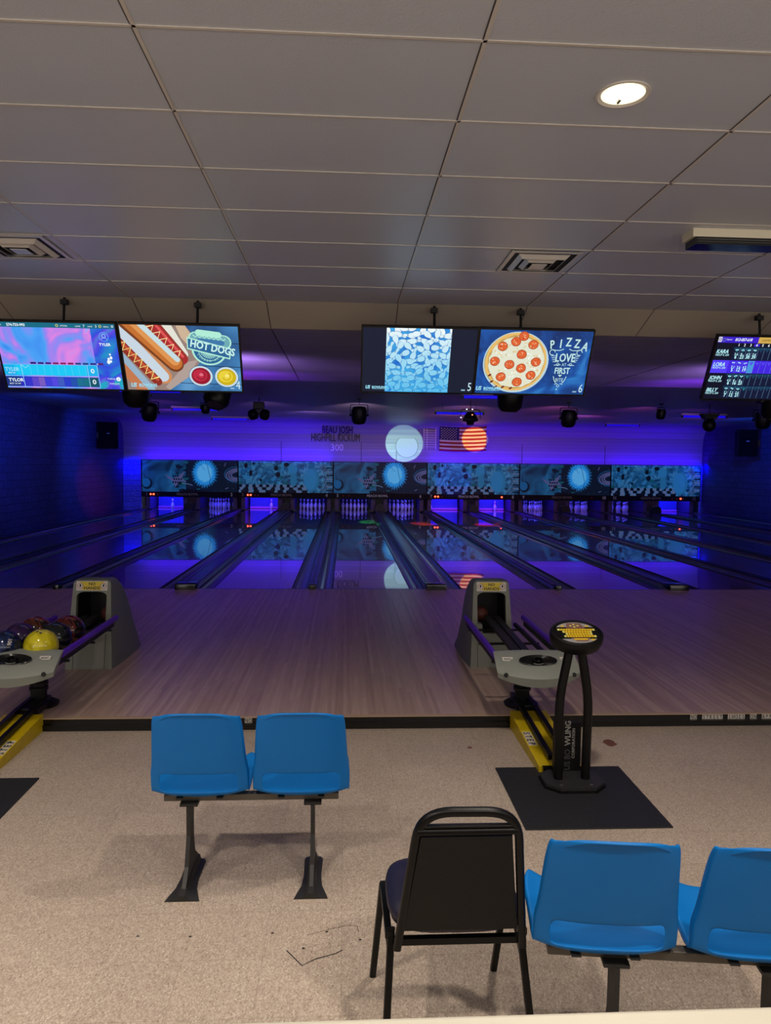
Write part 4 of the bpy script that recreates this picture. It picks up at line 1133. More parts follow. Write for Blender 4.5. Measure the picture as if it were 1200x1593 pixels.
t = thing('strip_light', 'unlit cream strip fixture with dark louvre on the ceiling at right', 'ceiling light', (2.80, 4.66, CEIL))
bm = bmesh.new(); prism(bm, [(-.08, 0), (-.075, -.05), (.075, -.05), (.08, 0)], -.64, .64, axis='x'); finish('housing', bm, mat('fixture_cream', (206, 196, 170), .45), t)
bm = bmesh.new(); box(bm, -.62, .62, -.072, .07, -.095, -.0505); finish('louvre', bm, M['blackg'], t)
bm = bmesh.new(); box(bm, -.61, .61, -.076, -.0725, -.066, -.062); box(bm, -.61, .61, -.076, -.0725, -.080, -.078); finish('reflector_edge', bm, M['steel'], t)

# ================================================================== BALL RETURNS
def arch(cx, w, z0, z1, r, n=6):
    pts = [(cx-w/2, z0), (cx+w/2, z0)]
    for q in range(n+1):
        a = PI/2*q/n; pts.append((cx+w/2-r+r*math.cos(a), z1-r*.6+r*.6*math.sin(a)))
    for q in range(n+1):
        a = PI/2+PI/2*q/n; pts.append((cx-w/2+r+r*math.cos(a), z1-r*.6+r*.6*math.sin(a)))
    return pts

def hood(cx, label):
    t = thing('ball_return_hood', label, 'ball return', (cx, 6.48, AZ), group='ball return hoods')
    # shell: U-shaped rings going backward, open at the front
    H = .765
    def outline(y, w0, w1, h, r):
        pts = [(-w0, y, 0)]
        for q in range(9):
            a = PI-PI/2*q/8; pts.append((-w1+r+r*math.cos(a), y, h-r+r*math.sin(a)))
        for q in range(9):
            a = PI/2-PI/2*q/8; pts.append((w1-r+r*math.cos(a), y, h-r+r*math.sin(a)))
        pts.append((w0, y, 0)); return pts
    rings = [outline(.0, .200, .163, H, .04), outline(.03, .208, .170, H+.012, .05), outline(.20, .222, .176, H+.002, .06), outline(.38, .23, .176, H-.06, .07), outline(.56, .232, .172, H-.20, .08), outline(.74, .23, .166, H-.38, .09), outline(.86, .222, .155, H-.52, .09)]
    # lean the front back
    rg = []
    for k, r in enumerate(rings):
        rg.append([(x, y+(z/H)*(.14 if k < 2 else (.12 if k < 3 else .08)), z) for x, y, z in r])
    bm = bmesh.new(); loft(bm, rg, cap=False)
    vs = [v for v in bm.verts if abs(v.co.y-rg[-1][0][1]) < .2 and v.index >= 0]
    last = [bm.verts.new(p) for p in rg[-1]]; bm.faces.new(last)
    bmesh.ops.remove_doubles(bm, verts=bm.verts, dist=.0005)
    finish('shell', bm, M['hood'], t, smooth=True)
    # front frame with arched opening
    def lean(x, z, y=0): return (x, y+(z/H)*.14, z)
    outer = [(p[0], p[2]) for p in rings[0]]
    oz0, oz1 = .30, H-.10
    inner = arch(0, .262, oz0, oz1, .07)   # starts bottom-left, ccw
    bm = bmesh.new()
    # resample both loops by angle and bridge
    c = (0, (oz0+oz1)/2)
    def ray(loop, an):
        dx, dz = math.cos(an), math.sin(an); best = None
        for i in range(len(loop)):
            (x1, z1), (x2, z2) = loop[i-1], loop[i]
            ex, ez = x2-x1, z2-z1; den = dx*ez-dz*ex
            if abs(den) < 1e-9: continue
            s = ((x1-c[0])*ez-(z1-c[1])*ex)/den; u = ((x1-c[0])*dz-(z1-c[1])*dx)/den
            if s > 0 and -1e-6 <= u <= 1+1e-6 and (best is None or s > best): best = s
        return (c[0]+best*dx, c[1]+best*dz)
    angs = sorted([math.atan2(z-c[1], x-c[0]) for x, z in outer]+[math.atan2(z-c[1], x-c[0]) for x, z in inner]+[2*PI*q/36-PI for q in range(36)])
    oo = [bm.verts.new(lean(*ray(outer, a), -.002)) for a in angs]; ii = [bm.verts.new(lean(*ray(inner, a), -.002)) for a in angs]
    jj = [bm.verts.new(lean(*ray(inner, a), .05)) for a in angs]
    n = len(angs)
    for q in range(n):
        try: bm.faces.new((oo[q], oo[(q+1) % n], ii[(q+1) % n], ii[q]))
        except Exception: pass
        try: bm.faces.new((ii[q], ii[(q+1) % n], jj[(q+1) % n], jj[q]))
        except Exception: pass
    bmesh.ops.remove_doubles(bm, verts=bm.verts, dist=.0004)
    finish('front_frame', bm, mat('hood_front', (122, 124, 114), .5, bump=.2, bscale=160), t)
    # dark inside
    bm = bmesh.new(); a0 = [bm.verts.new(lean(x, z, .048)) for x, z in inner]; a1 = [bm.verts.new((x*.95, .45, z*.9+.02)) for x, z in inner]
    for q in range(len(inner)): bm.faces.new((a0[q], a0[(q+1) % len(inner)], a1[(q+1) % len(inner)], a1[q]))
    bm.faces.new(a1); finish('inner_chute', bm, M['black'], t)
    # lower corner guides, seams
    bm = bmesh.new()
    for s in (-1, 1): box(bm, s*.115-.028, s*.115+.028, -.0+.05, .16, oz0-.01, oz0+.085, bev=.012)
    finish('guide', bm, M['facia'], t, smooth=True)
    bm = bmesh.new()
    for s in (-1, 1):
        q = [lean(s*.136-.002, 0, -.004), lean(s*.136+.002, 0, -.004), lean(s*.136+.002, .36, -.004), lean(s*.136-.002, .36, -.004)]; bm.faces.new([bm.verts.new(p) for p in q])
    finish('seam', bm, M['dark'], t)
    th = math.atan(.14/H)
    a = Art(.0008)
    W, Hs = .27, .082
    a.rect(0, W, 0, Hs, M['sticker'], 1); a.poly([(.055, .004), (W-.055, .004), (W-.03, Hs-.004), (.03, Hs-.004)], M['yell2'], 2)
    a.text('NO', W/2, .047, .036, M['ink'], 3, 1.05, align='c', bold=.03); a.text('HANDS', W/2, .010, .036, M['ink'], 3, 1.15, align='c', bold=.03)
    for s in (.034, W-.034):
        a.ell(s, Hs/2, .026, .026, M['sticker'], 3); a.ring(s, Hs/2, .025, .004, mat('sign_red', (170, 60, 70), .5), 3.3, n=20)
        a.ell(s, Hs/2+.004, .008, .011, M['ink'], 3.4, 10); a.line([(s-.004, Hs/2-.012), (s+.006, Hs/2+.014)], .006, M['ink'], 3.5)
    a.build('warning_label', t, loc=(-W/2, (H-.087)/H*.14-.006, H-.089), rot=(-th*1.0, 0, 0))
    bm = bmesh.new(); sphere(bm, (-.05 if cx > 0 else .07, .36, .42), .07, 16, 10)
    finish('chute_flap', bm, mat('flap_red', (96, 44, 36), .6), t, smooth='all')
hood(1.345, 'grey ball return hood with no-hands sign, right one beside the keyboard stand')
hood(-2.235, 'grey ball return hood with no-hands sign, left one behind the bowling balls')

def rack(cx, label, dy=0.0):
    t = thing('ball_rack', label, 'ball rack', (cx, 5.0+dy, AZ), group='ball racks')
    z = .455
    L = 1.50-dy
    for s in (-1, 1):
        bm = bmesh.new(); sweep(bm, [(s*.262, .165, z+.0), (s*.262, L, z+.0)], rrect(.036, .044, .014, 3)); finish('side_rail', bm, M['purple'], t, smooth=True)
        bm = bmesh.new(); sweep(bm, [(s*.258, .05, z-.04), (s*.258, L-.08, z-.04)], rect(.02, .04)); finish('rail_bracket', bm, M['blackm'], t)
    bm = bmesh.new()
    for x in (-.04, .04): sweep(bm, [(x, .03, z-.07), (x, L+.12, z-.02)], rect(.055, .03))
    sweep(bm, [(0, .03, z-.078), (0, L+.1, z-.03)], rect(.03, .02)); finish('ball_track', bm, M['blackr'], t)
    bm = bmesh.new(); sweep(bm, [(.165, .03, z-.055), (.165, L-.12, z-.04)], rrect(.035, .04, .012)); finish('ball_track', bm, M['blackm'], t, smooth=True)
    for y in (.35, .9, L-.1): finish('cross_bar', B(-.25, .25, y-.012, y+.012, z-.10, z-.085), M['blackm'], t)
    # front fascia: wide plate with slanted top, narrowing downward
    bm = bmesh.new()
    n = 18
    def row(y0, zt, w, sag, y1):
        r = []
        for q in range(n+1):
            u = -1+2*q/n; r.append((u*w, y0-(1-u*u)*y1, zt-(1-u*u)*sag))
        return r
    rows = [row(.16, z+.035, .285, -.01, .0), row(.10, z+.03, .290, -.012, .02), row(-.02, z-.035, .295, -.0, .09), row(-.045, z-.065, .290, .015, .11), row(-.035, z-.10, .285, .045, .10), row(.02, z-.11, .27, .045, .04)]
    vr = [[bm.verts.new(p) for p in r] for r in rows]
    for a_, b_ in zip(vr, vr[1:]):
        for q in range(n): bm.faces.new((a_[q], a_[q+1], b_[q+1], b_[q]))
    for s in (0, n): bm.faces.new([r[s] for r in vr])
    bm.faces.new(vr[0]+vr[-1][::-1]) if False else None
    ob = finish('fascia', bm, M['facia'], t, smooth=True)
    # dark oval hand dryer
    bm = bmesh.new()
    ov = []
    for (r, dz, kk) in ((1.0, .004, 0), (.93, .008, 0), (.5, -.004, 0), (.42, .012, 0), (.30, .012, 0), (.22, -.006, 0), (0.001, -.006, 0)):
        ov.append([(.135*r*math.cos(2*PI*q/28)*(1 if r > .6 else .62), .052*r*math.sin(2*PI*q/28)*(1 if r > .6 else 1.2), dz) for q in range(28)])
    loft(bm, ov, cap=False)
    finish('hand_dryer', bm, M['blackg'], t, smooth=True, loc=(.0, -.012, z+.012), rot=(math.radians(32), 0, 0))
    for s in (-1, 1):
        a = Art(.0006); a.rect(0, .075, 0, .036, M['sticker'], 1); a.text('RESET', .0375, .010, .021, M['ink'], 2, .95, align='c', bold=.02)
        a.build('reset_label', t, loc=(s*.205-.0375, .0155, z+.003), rot=(-math.radians(58), 0, 0))
        bm = bmesh.new(); lathe(bm, [(0, .010), (.014, .008), (.016, 0)], 16); finish('reset_button', bm, M['black'], t, smooth=True, loc=(s*.238, -.080, z-.070), rot=(math.radians(80), 0, 0))
    # post on its round foot
    bm = bmesh.new()
    for x in (-.028, .028): tube(bm, [(x, .42, .02), (x, .42, z-.08)], .026, 12)
    box(bm, -.05, .05, .395, .445, .02, z-.08); finish('post', bm, M['blackm'], t, smooth=True)
    bm = bmesh.new(); 
    for zz in (.13, .17): lathe(bm, [(0, zz), (.066, zz), (.066, zz+.02), (0, zz+.02)], 20, c=(0, .42, 0))
    finish('collar', bm, M['black'], t, smooth=True)
    bm = bmesh.new(); lathe(bm, [(0, .0), (.125, .0), (.13, .018), (.10, .034), (.0, .036)], 28, c=(0, .45, 0)); finish('foot', bm, M['black'], t, smooth=True)
    return t
rack(1.355, 'purple-railed ball rack with grey fascia, empty, right one beside the keyboard stand')
rack(-2.255, 'purple-railed ball rack holding bowling balls at the left edge', .07)

def step(cx, label):
    t = thing('step_box', label, 'step', (cx, 5.23, 0), group='yellow steps')
    w = .135
    bm = bmesh.new(); y1 = -.82
    v = [bm.verts.new(p) for p in ((-w, 0, 0), (w, 0, 0), (w, y1, 0), (-w, y1, 0), (-w, 0, .118), (w, 0, .118), (w, y1, .045), (-w, y1, .045))]
    for f in ((0, 1, 2, 3), (4, 7, 6, 5), (0, 4, 5, 1), (1, 5, 6, 2), (2, 6, 7, 3), (3, 7, 4, 0)): bm.faces.new([v[q] for q in f])
    finish('cover', bm, M['yellow'], t)
    sl = math.atan((.118-.045)/.82)
    a = Art(.0007)
    a.rect(-.012, .150, -.006, .062, mat('step_patch', (212, 184, 30), .45), 1)
    for q, ch in enumerate('STEP'):
        a.rect(.006+q*.034, .036+q*.034, .002, .054, M['sticker'], 2); a.text(ch, .021+q*.034, .006, .058, M['ink'], 3, .62, align='c', bold=.03)
    o = a.build('step_lettering', t)
    # lettering reads along the ramp, lies on its top
    if cx < 0: o.matrix_local = Matrix.Translation((.130, -.62, .118-.62*math.tan(sl)+.002)) @ Matrix.Rotation(sl, 4, 'X') @ Matrix.Rotation(PI/2, 4, 'Z') @ Matrix.Rotation(-PI/2, 4, 'X') @ Matrix.Diagonal((1.5, 1, 1.08, 1))
    else: o.matrix_local = Matrix.Translation((-.130, -.34, .118-.34*math.tan(sl)+.002)) @ Matrix.Rotation(sl, 4, 'X') @ Matrix.Rotation(-PI/2, 4, 'Z') @ Matrix.Rotation(-PI/2, 4, 'X') @ Matrix.Diagonal((1.5, 1, 1.08, 1))
    for x in (-.05, .055):
        bm = bmesh.new(); sweep(bm, [(x, .30, .150), (x, .02, .145), (x, y1+.04, .085)], rect(.034, .03)); finish('conduit', bm, M['blackm'], t)
    finish('conduit_box', B(-.075, .085, .02, .24, .10, .15, bev=.006), M['blackm'], t)
    finish('end_bracket', B(-w+.02, w-.01, y1-.03, y1-.001, .012, .05), M['blackg'], t)
step(1.355, 'yellow STEP ramp box behind the keyboard stand')
step(-2.255, 'yellow STEP ramp box at the left edge below the ball rack')

# bowling balls
def ballmat(name, stops, scale=6):
    m = swirl_mat(name, stops, scale, 2, emission=False, rough=.12); m.node_tree.nodes['Principled BSDF'].inputs['Coat Weight'].default_value = .15
    return m
bm_n = ballmat('ball_navy', [(.4, (10, 18, 44)), (.6, (26, 44, 92))]); bm_p = ballmat('ball_purple', [(.4, (32, 16, 52)), (.6, (58, 30, 84))])
bm_o = ballmat('ball_orange', [(.42, (26, 18, 26)), (.52, (110, 48, 24)), (.62, (30, 20, 26))], 4); bm_k = ballmat('ball_black', [(.4, (14, 16, 20)), (.6, (26, 32, 36))])
bm_r = ballmat('ball_red', [(.42, (20, 12, 14)), (.52, (110, 28, 24)), (.62, (26, 14, 20))], 4); bm_y = ballmat('ball_yellow', [(.4, (186, 172, 14)), (.6, (214, 200, 40))])
for (x, y, m, lab, holes, txt) in ((-2.155, 5.30, bm_y, 'bright yellow bowling ball nearest on the left rack', True, None), (-2.392, 5.26, bm_n, 'dark navy bowling ball with white numerals at the left edge', False, '901'),
        (-2.385, 5.505, bm_p, 'dark purple bowling ball behind the navy one', False, None), (-2.375, 5.75, bm_o, 'brown and orange marbled ball, farthest of the left column', False, None),
        (-2.15, 5.545, bm_k, 'black bowling ball right behind the yellow one', False, None), (-2.14, 5.79, bm_r, 'dark red marbled ball nearest the left hood', False, None)):
    t = thing('bowling_ball', lab, 'bowling ball', (x, y, .475), group='bowling balls on the left rack')
    bm = bmesh.new(); sphere(bm, (0, 0, .118), .118, 36, 22); finish('ball', bm, m, t, smooth='all')
    if holes:
        bm = bmesh.new()
        for dx, dy in ((-.006, -.040), (.012, -.052)):
            d = Vector((dx*1.6, dy, math.sqrt(.118**2-(dx*1.6)**2-dy**2))); c = d*1.0015
            g = bmesh.ops.create_circle(bm, cap_ends=True, segments=14, radius=.0085)
            mt = Matrix.Translation(Vector((0, 0, .118))+c) @ d.to_track_quat('Z', 'Y').to_matrix().to_4x4()
            for v in g['verts']: v.co = mt @ v.co
        finish('finger_hole', bm, M['ink'], t)
    if txt:
        a = Art(.0004); a.text(txt, 0, 0, .04, M['sticker'], 1, .9, align='c', bold=.02)
        q = Vector((.7, -.6, .42)).normalized(); up = Vector((.4, .1, 1))
        for v in a.bm.verts:   # wrap the number on the ball
            s_ = Vector((0, 0, 1)).cross(q).normalized(); u_ = q.cross(s_)
            an = 1.15; px, pz = v.co.x*math.cos(an)-v.co.z*math.sin(an), v.co.x*math.sin(an)+v.co.z*math.cos(an)
            p = (q*.118+s_*px+u_*pz).normalized()*.1185; v.co = p+Vector((0, 0, .118))
        a.build('number', t)

# ================================================================== KEYBOARD STAND
mt_ = finish('floor_mat', B(.962, 1.757, 3.70, 4.49, 0, .008, bev=.003), M['blackr']); tag(mt_, 'square black rubber mat under the keyboard stand', 'floor mat', 'black rubber mats')
mt_ = finish('floor_mat', B(-2.62, -1.822, 3.63, 4.42, 0, .008, bev=.003), M['blackr']); tag(mt_, 'black rubber mat corner at the left edge of the floor', 'floor mat', 'black rubber mats')
t = thing('keyboard_console', 'black two-legged keyboard stand on the rubber mat', 'keyboard stand', (1.378, 4.25, .008))
def octa(w, d, c): return [(-w+c, -d), (w-c, -d), (w, -d+c), (w, d-c), (w-c, d), (-w+c, d), (-w, d-c), (-w, -d+c)]
bm = bmesh.new(); prism(bm, octa(.185, .145, .075), 0, .014); finish('base_pad', bm, M['blackg'], t)
bm = bmesh.new(); prism(bm, octa(.178, .138, .072), .014, .03); b = finish('base', bm, mat('base_iron', (48, 48, 50), .45, .3, vary=.3, vscale=25), t)
for x in (-.09, .09):
    bm = bmesh.new(); lathe(bm, [(0, .038), (.012, .036), (.016, .03)], 10); finish('bolt', bm, M['foot'], t, loc=(x, -.09, 0))
for s in (-1, 1):
    bm = bmesh.new(); tube(bm, fillet([(s*.083, .0, .03), (s*.088, .0, .52), (s*.028, -.0, .86)], .10, 8), .027, 18); finish('leg', bm, M['blackm'], t, smooth=True)
bm = bmesh.new(); box(bm, -.085, .085, .105, .125, .03, .33); finish('back_plate', bm, M['black'], t)
a = Art(.0007); wn_ = mat('worn_white', (140, 138, 134), .6); a.text('US BO', 0, 0, .050, mat('worn_grey', (62, 62, 64), .6), 1, .95, bold=.03); a.text('WLING', .155, 0, .050, wn_, 1, .95, bold=.03); a.text('CORPORATION', .075, -.028, .025, wn_, 1, 1.05, bold=.03)
o = a.build('maker_lettering', t); o.matrix_local = Matrix.Translation((.018, .103, .035)) @ Matrix.Rotation(-PI/2, 4, 'Y')
# tilted oval keyboard head
hd = Matrix.Translation((.0, -.01, .90)) @ Matrix.Rotation(math.radians(24), 4, 'X')
def ellring(rx, ry, z, n=40): return [(rx*math.cos(2*PI*q/n), ry*math.sin(2*PI*q/n), z) for q in range(n)]
bm = bmesh.new(); loft(bm, [ellring(.12, .09, -.062), ellring(.150, .118, -.05), ellring(.158, .127, -.02), ellring(.160, .129, .012), ellring(.155, .124, .026), ellring(.142, .110, .030), ellring(.138, .106, .022)])
o = finish('head', bm, M['blackm'], t, smooth=True); o.matrix_local = hd
key = mat('key_yellow', (214, 176, 30), .45, emit=(214, 176, 30), es=.05); kg = mat('panel_silver', (150, 146, 150), .4); ky = mat('key_pale', (214, 206, 110), .45)
a = Art(.0008)
W2, H2 = .135, .104
a.ell(0, 0, W2, H2, M['blackg'], 1, 40)
def capseg(y0, y1):
    pts = []
    for q in range(41):
        x = -W2+2*W2*q/40; lim = H2*math.sqrt(max(0, 1-(x/W2)**2))*.96
        pts.append((x*.97, lim))
    return [(x, max(y0, min(y, y1))) for x, y in pts if y > y0]
top = [p for p in capseg(.045, .2)]
a.poly(top+[], kg, 2); a.poly([(x, -y) for x, y in capseg(.055, .2)][::-1], kg, 2)
a.poly([(-.055, .040), (-.040, .092), (.040, .092), (.060, .040)], mat('panel_mauve', (120, 84, 78), .5), 2.5)
a.poly([(-.05, -.05), (-.02, -.085), (.045, -.085), (.065, -.05)], mat('panel_mauve', (120, 84, 78), .5), 2.5)
for (x, y) in ((0, .078), (-.022, .066), (.022, .066), (0, .054)): a.ell(x, y, .008, .006, ky, 3, 10)
for (x, y) in ((-.072, .062), (.075, .062), (.078, -.068)): a.ell(x, y, .012, .008, key, 3, 12)
for r, (n, x0, w) in enumerate(((14, -.112, .0162), (11, -.086, .0162), (10, -.072, .0162), (12, -.086, .0162))):
    for q in range(n):
        x = x0+q*w; y = .026-r*.021; a.rect(x+.0008, x+w-.0012, y-.008, y+.010, ky if q in (0, n-1) else key, 3)
a.rect(-.034, .048, -.072, -.056, key, 3)
o = a.build('keyboard_panel', t); o.matrix_local = hd @ Matrix.Translation((0, 0, .0235)) @ Matrix.Rotation(-PI/2, 4, 'X')

# ================================================================== TANDEM SEATS
def seat_shell(t, xc):
    prof = [(-.010, .432), (.000, .436), (.010, .425), (.030, .36), (.052, .28), (.072, .20), (.086, .150), (.092, .128), (.100, .080), (.108, .040), (.122, .016), (.150, .008), (.20, .008), (.27, .012), (.35, .022), (.42, .032), (.462, .044), (.482, .036), (.488, .015)]
    n = 16; bm = bmesh.new(); g = []
    for k, (y, z) in enumerate(prof):
        hw = .160 if k == 0 else (.176 if k == 1 else (.186 if k == 2 else (.193+.022*min(1, (k-3)/4.0))))
        if k >= 16: hw -= .012*(k-15)
        row = []
        for q in range(n+1):
            u = -1+2*q/n
            if q in (1, n-1): u *= .955/.875*1.0
            if q in (2, n-2): u *= .80/.75
            back = 1 if k < 10 else max(0, 1-(k-9)/4)
            yy = y+.035*abs(u)**3*back+ (.02 if k <= 1 else 0)*abs(u)**4
            zz = z+(.04*abs(u)**4)*(1-back)-((.052, .034, .014)[k]*abs(u)**4 if k <= 2 else 0)+(.010*abs(u)**2 if k in (10, 11) else 0)
            row.append(bm.verts.new((u*hw, yy, zz)))
        g.append(row)
    for k in range(len(prof)-1):
        for q in range(n):
            if k in (7, 8) and 2 <= q < n-2: continue
            bm.faces.new((g[k][q], g[k][q+1], g[k+1][q+1], g[k+1][q]))
    # side flanges folded forward
    for q, s in ((0, -1), (n, 1)):
        fl = []
        for k in range(len(prof)):
            p = g[k][q].co; w_ = min(1, max(0, (k-7)/5)); d = Vector((s*.003, (.026*(1-w_)+.006*w_)*min(1, .35+k*.2), -.002-.022*w_))
            fl.append(bm.verts.new(p+d))
        for k in range(len(prof)-1): bm.faces.new((g[k][q], g[k+1][q], fl[k+1], fl[k]))
    o = finish('seat', bm, M['blue'], t, smooth='all', loc=(xc, 0, .395))
    md = o.modifiers.new('s', 'SOLIDIFY'); md.thickness = .008; md.offset = 0
    md = o.modifiers.new('b', 'SUBSURF'); md.levels = 1; md.render_levels = 2
    return o
def bench(x, y, rz, label, legs, sep):
    t = thing('tandem_seat', label, 'bench seat', (x, y, 0), (0, 0, rz), group='blue two-seat benches')
    seat_shell(t, -sep/2); seat_shell(t, sep/2)
    L = sep/2+.17
    finish('beam', B(-L, L, .17, .21, .366, .396, bev=.004), M['steel'], t)
    for c in (-sep/2, sep/2):
        for dx in (-.09, .09): finish('seat_bracket', B(c+dx-.015, c+dx+.015, .12, .36, .3965, .402), M['foot'], t)
    for lx in legs:
        # fin leg: flat plate with spread foot
        bm = bmesh.new()
        prism(bm, [(.02, .02), (.34, .02), (.24, .10), (.215, .18), (.215, .356), (.135, .356), (.135, .22), (.09, .10)], lx-.009, lx+.009, axis='x')
        finish('leg', bm, M['foot'], t)
        bm = bmesh.new(); rings = []
        for (yy, w, h) in ((-.01, .075, .004), (.02, .066, .01), (.08, .046, .018), (.16, .04, .02), (.24, .042, .018), (.31, .044, .012), (.335, .036, .006)):
            rings.append([(lx-w, yy, 0), (lx-w, yy, h*.5), (lx-w*.5, yy, h), (lx-.012, yy, h+.022), (lx+.012, yy, h+.022), (lx+w*.5, yy, h), (lx+w, yy, h*.5), (lx+w, yy, 0)])
        loft(bm, rings); finish('foot', bm, M['foot'], t, smooth=True)
        finish('leg_plate', B(lx-.04, lx+.04, .14, .24, .354, .3658), M['foot'], t)
bench(-.416, 3.14, 0, 'blue two-seat bench standing alone in the middle left of the floor', (-.28, .28), .456)
bench(1.038, 1.985, -math.radians(7), 'blue two-seat bench at the lower right edge of the floor', (-.20, .28), .478)

# ================================================================== BANQUET CHAIR
t = thing('banquet_chair', 'black metal stacking chair with vinyl back, seen from behind', 'chair', (.375, 2.35, 0))
SQ = rrect(.024, .024, .006, 2)
# back frame hoop
hoop = fillet([(-.196, -.082, .355), (-.140, -.20, .864), (.160, -.20, .861), (.212, -.082, .355)], .10, 8)
bm = bmesh.new(); sweep(bm, hoop, rrect(.026, .026, .008, 3), up=(0, 1, 0)); finish('back_frame', bm, M['blackm'], t, smooth=True)
# back pad
bm = bmesh.new(); rows = []
for k in range(9):
    v = k/8; z = .430+v*.352; hw = .181-.043*v; yb = -.093-.088*v
    rows.append([(-hw, yb-.008), (-hw*.98, yb-.016), (hw*.98+.008, yb-.016), (hw+.008, yb-.008), (hw+.008, yb+.016), (hw*.8, yb+.034), (-hw*.8, yb+.034), (-hw, yb+.016)])
    rows[-1] = [(x, y, z) for x, y in rows[-1]]
loft(bm, rows); finish('backrest', bm, M['vinyl'], t, smooth=True)
bm = bmesh.new(); sweep(bm, [(-.146, -.186, .797), (.160, -.186, .797)], rrect(.03, .022, .008)); sweep(bm, [(-.142, -.192, .815), (.158, -.192, .815)], rrect(.02, .008, .003)); finish('back_rail', bm, M['blackm'], t, smooth=True)
# seat cushion
bm = bmesh.new()
def so(sx, sy, z, cyv=.05): return [(sx*math.copysign(abs(math.cos(a))**.55, math.cos(a)), cyv+sy*math.copysign(abs(math.sin(a))**.55, math.sin(a)), z) for a in [2*PI*q/36 for q in range(36)]]
loft(bm, [so(.19, .16, .405, .09), so(.215, .185, .412, .09), so(.224, .195, .438, .09), so(.218, .188, .462, .09), so(.18, .15, .480, .09), so(.08, .07, .486, .09)]); finish('seat', bm, M['navy'], t, smooth='all')
bm = bmesh.new(); loft(bm, [so(.10, .05, .375, .07), so(.16, .11, .384, .08), so(.19, .155, .404, .09)]); finish('seat_pan', bm, M['black'], t, smooth='all')
feet = {('f', -1): (-.257, .284), ('r', -1): (-.235, -.13), ('f', 1): (.203, .30), ('r', 1): (.250, -.13)}
for (k, s), (fx, fy_) in feet.items():
    bm = bmesh.new()
    if k == 'f': pts = [(fx, fy_, 0), (s*.228, .215, .395)]
    else: pts = [(fx, fy_, 0), (s*.215, -.055, .36), (s*.212, -.04, .40)]
    sweep(bm, pts, SQ, up=(1, 0, 0)); finish('leg', bm, M['blackm'], t)
bm = bmesh.new()
for s in (-1, 1): sweep(bm, [(s*.222, -.06, .385), (s*.226, .225, .392)], rect(.022, .022)); sweep(bm, [(s*.218, -.05, .30), (s*.226, .20, .39)], rect(.012, .012))
sweep(bm, [(-.205, -.062, .368), (.21, -.062, .368)], rect(.022, .022)); sweep(bm, [(-.22, .2, .372), (.22, .2, .372)], rect(.022, .022))
finish('seat_frame', bm, M['blackm'], t)

# counter edge in front of the photographer
t = thing('counter', 'cream counter ledge along the bottom edge, nearest to the viewer', 'counter', (0, .8, 0))
finish('counter_top', B(-4, 6, -.22, .20, 1.085, 1.122, bev=.006), M['cream'], t)
finish('counter_wall', B(-4, 6, -.15, .10, 0, 1.085), M['soffit'], t)

# lettering on the black step face
def steptext(x, words, label):
    a = Art(.0008); px = 0; a.rect(-.004, sum(len(w_) for w_ in words)*.0262+(len(words)-1)*.039+.004, -.003, .040, M['blackg'], .5)
    for wd in words:
        for ch in wd:
            a.rect(px, px+.0250, 0, .037, M['sticker'], 1); a.text(ch, px+.0125, .003, .042, M['ink'], 2, .62, align='c', bold=.02); px += .0262
        px += .039
    o = a.build('step_notice', loc=(x, YF-.0125, .047)); return tag(o, label, 'lettering', 'street shoes notices on the step')
steptext(2.575, ['NO', 'STREET', 'SHOES', 'ON', 'APPROACH'], 'stencil notice about street shoes on the step edge at right')
steptext(-.705, ['NO', 'STREET'], 'stencil notice on the step edge, partly hidden behind the blue bench')

# marks on the floor
def mark(name, pts, label, m, closed=True, wd=.005):
    a = Art(.0004)
    if closed: a.poly(pts, m, 1)
    else: a.line(pts, wd, m, 1)
    bm = a.bm
    for v in bm.verts: v.co = Vector((v.co.x, v.co.z, .0006))
    o = finish(name, bm, m); return tag(o, label, 'floor mark')
st = mat('stain_brown', (112, 70, 58), .6); sc_ = mat('scuff_black', (40, 34, 30), .6)
def blob(cx, cy, rx, ry, n=14):
    return [(cx+rx*random.uniform(.75, 1.15)*math.cos(2*PI*q/n), cy+ry*random.uniform(.75, 1.15)*math.sin(2*PI*q/n)) for q in range(n)]
random.seed(21)
mark('floor_stain', blob(1.85, 4.90, .045, .07), 'reddish brown spot on the tiles right of the keyboard stand', st)
mark('floor_stain', blob(.86, 4.84, .018, .02, 9), 'tiny brown spot on the tiles left of the step ramp', st)
mark('scuff_mark', [(-.215, 2.79), (-.150, 2.70), (-.10, 2.735), (-.02, 2.765), (.005, 2.785)], 'black hook-shaped scuff on the tiles left of the chair', sc_, False, .005)
mark('scuff_mark', [(-.14, 2.88), (-.04, 2.92), (.03, 2.94), (.065, 2.93), (.07, 2.89)], 'thin curved scuff above the hook-shaped one', sc_, False, .0025)
for (x, y, lab) in ((-.82, 2.90, 'black dot scuff farthest left on the near tiles'), (-.61, 2.89, 'black dot scuff second from the left on the near tiles'), (-.28, 2.90, 'black dot scuff above left of the hook mark'), (-.06, 2.90, 'black dot scuff above the hook mark'), (-.15, 2.80, 'black dot scuff just above the hook mark tip'), (.075, 2.845, 'black dot scuff right of the hook mark')):
    mark('scuff_mark', blob(x, y, .007, .006, 8), lab, sc_)

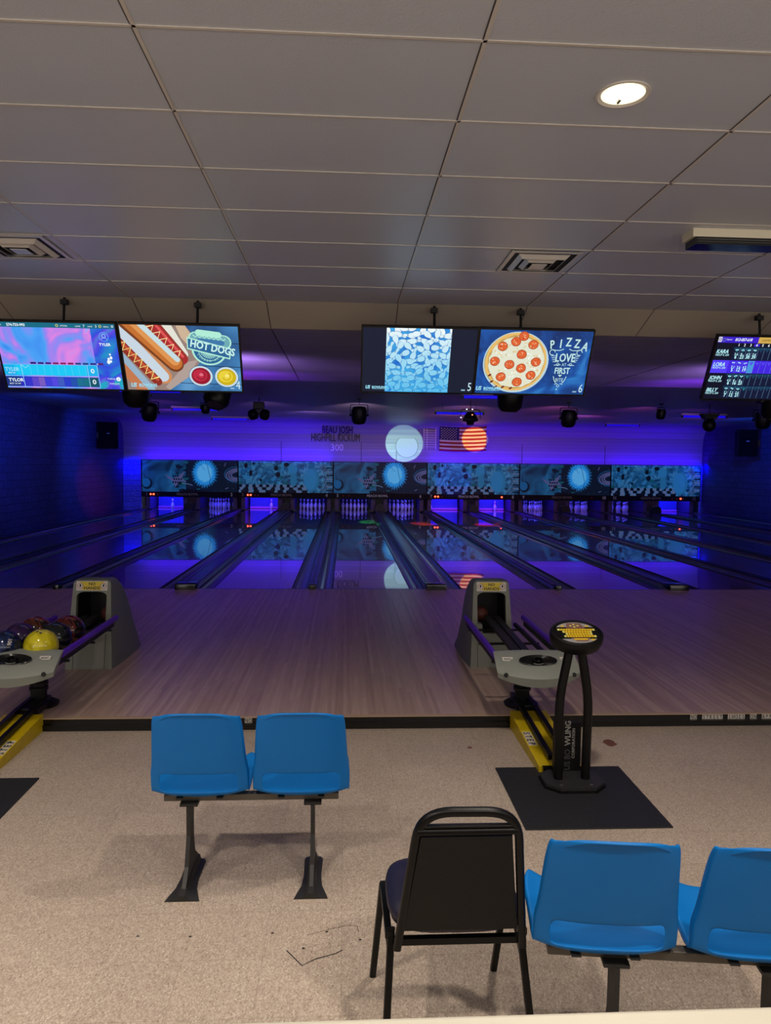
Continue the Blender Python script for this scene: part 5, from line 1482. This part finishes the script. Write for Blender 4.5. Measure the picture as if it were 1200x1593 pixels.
# ================================================================== DISCO BEAMS (from the stage lights) AND ADDED LOW CEILING WASH
spot('white_beam_lamp', (.33, 18.1, 2.82), (2.27, 28.49, 2.74), 7.9, 7600, (.50, 1.0, .86), .08, .01)
spot('orange_beam_lamp', (3.06, 18.0, 2.88), (4.95, 28.1, 2.92), 5.6, 5600, (1, .50, .01), .15, .01)
spot('blue_beam_lamp', (5.5, 17.9, 2.8), (7.2, 28.4, 2.6), 9, 900, (.10, .05, 1), .8, .02)
spot('blue_beam_lamp', (-2.1, 18, 2.9), (-1.4, 28.4, 2.4), 11, 900, (.06, .02, 1), .5, .02)
spot('green_beam_lamp', (.33, 18.0, 2.8), (.78, 23.2, .09), 7, 9000, (.05, 1, .25), .3, .02)
spot('red_beam_lamp', (3.06, 18.0, 2.85), (4.4, 22.5, .09), 9, 9000, (1, .05, .12), .4, .02)
spot('red_beam_lamp', (3.0, 18.0, 2.85), (2.4, 22.6, .09), 8, 9000, (1, .12, .05), .4, .02)
spot('magenta_wall_lamp', (-3.3, 18, 3.0), (-8.4, 25.0, 1.0), 16, 1500, (.9, .05, .4), 1, .02)
spot('blue_mask_lamp', (1.9, 9.1, 2.62), (5.0-.8, 28.4, 1.4), 4.5, 16000, (.03, .05, 1), .3, .02)
spot('pale_mask_lamp', (5.3, 9.1, 2.6), (7.6, 28.4, 1.3), 8, 5000, (.6, .55, 1), .8, .02)
spot('blue_ceiling_lamp', (-1.5, 10.9, 2.3), (-1.4, 11.4, 3.23), 110, 75, (.22, .02, 1), 1, .05)
spot('magenta_ceiling_lamp', (-2.1, 11.0, 2.5), (-2.15, 11.4, 3.23), 90, 40, (1, .03, .5), 1, .05)
spot('violet_ceiling_lamp', (5.4, 10.9, 2.3), (5.5, 11.4, 3.23), 120, 75, (.22, .02, 1), 1, .05)
for x in (-5, -1.5, 2.0, 5.4, 9):
    spot('added_low_ceiling_wash', (x, 9.4, 2.55), (x, 9.9, 3.23), 160, 105, (.45, .24, 1.0), 1, .1)  # added row of upward washes, brightens the low ceiling
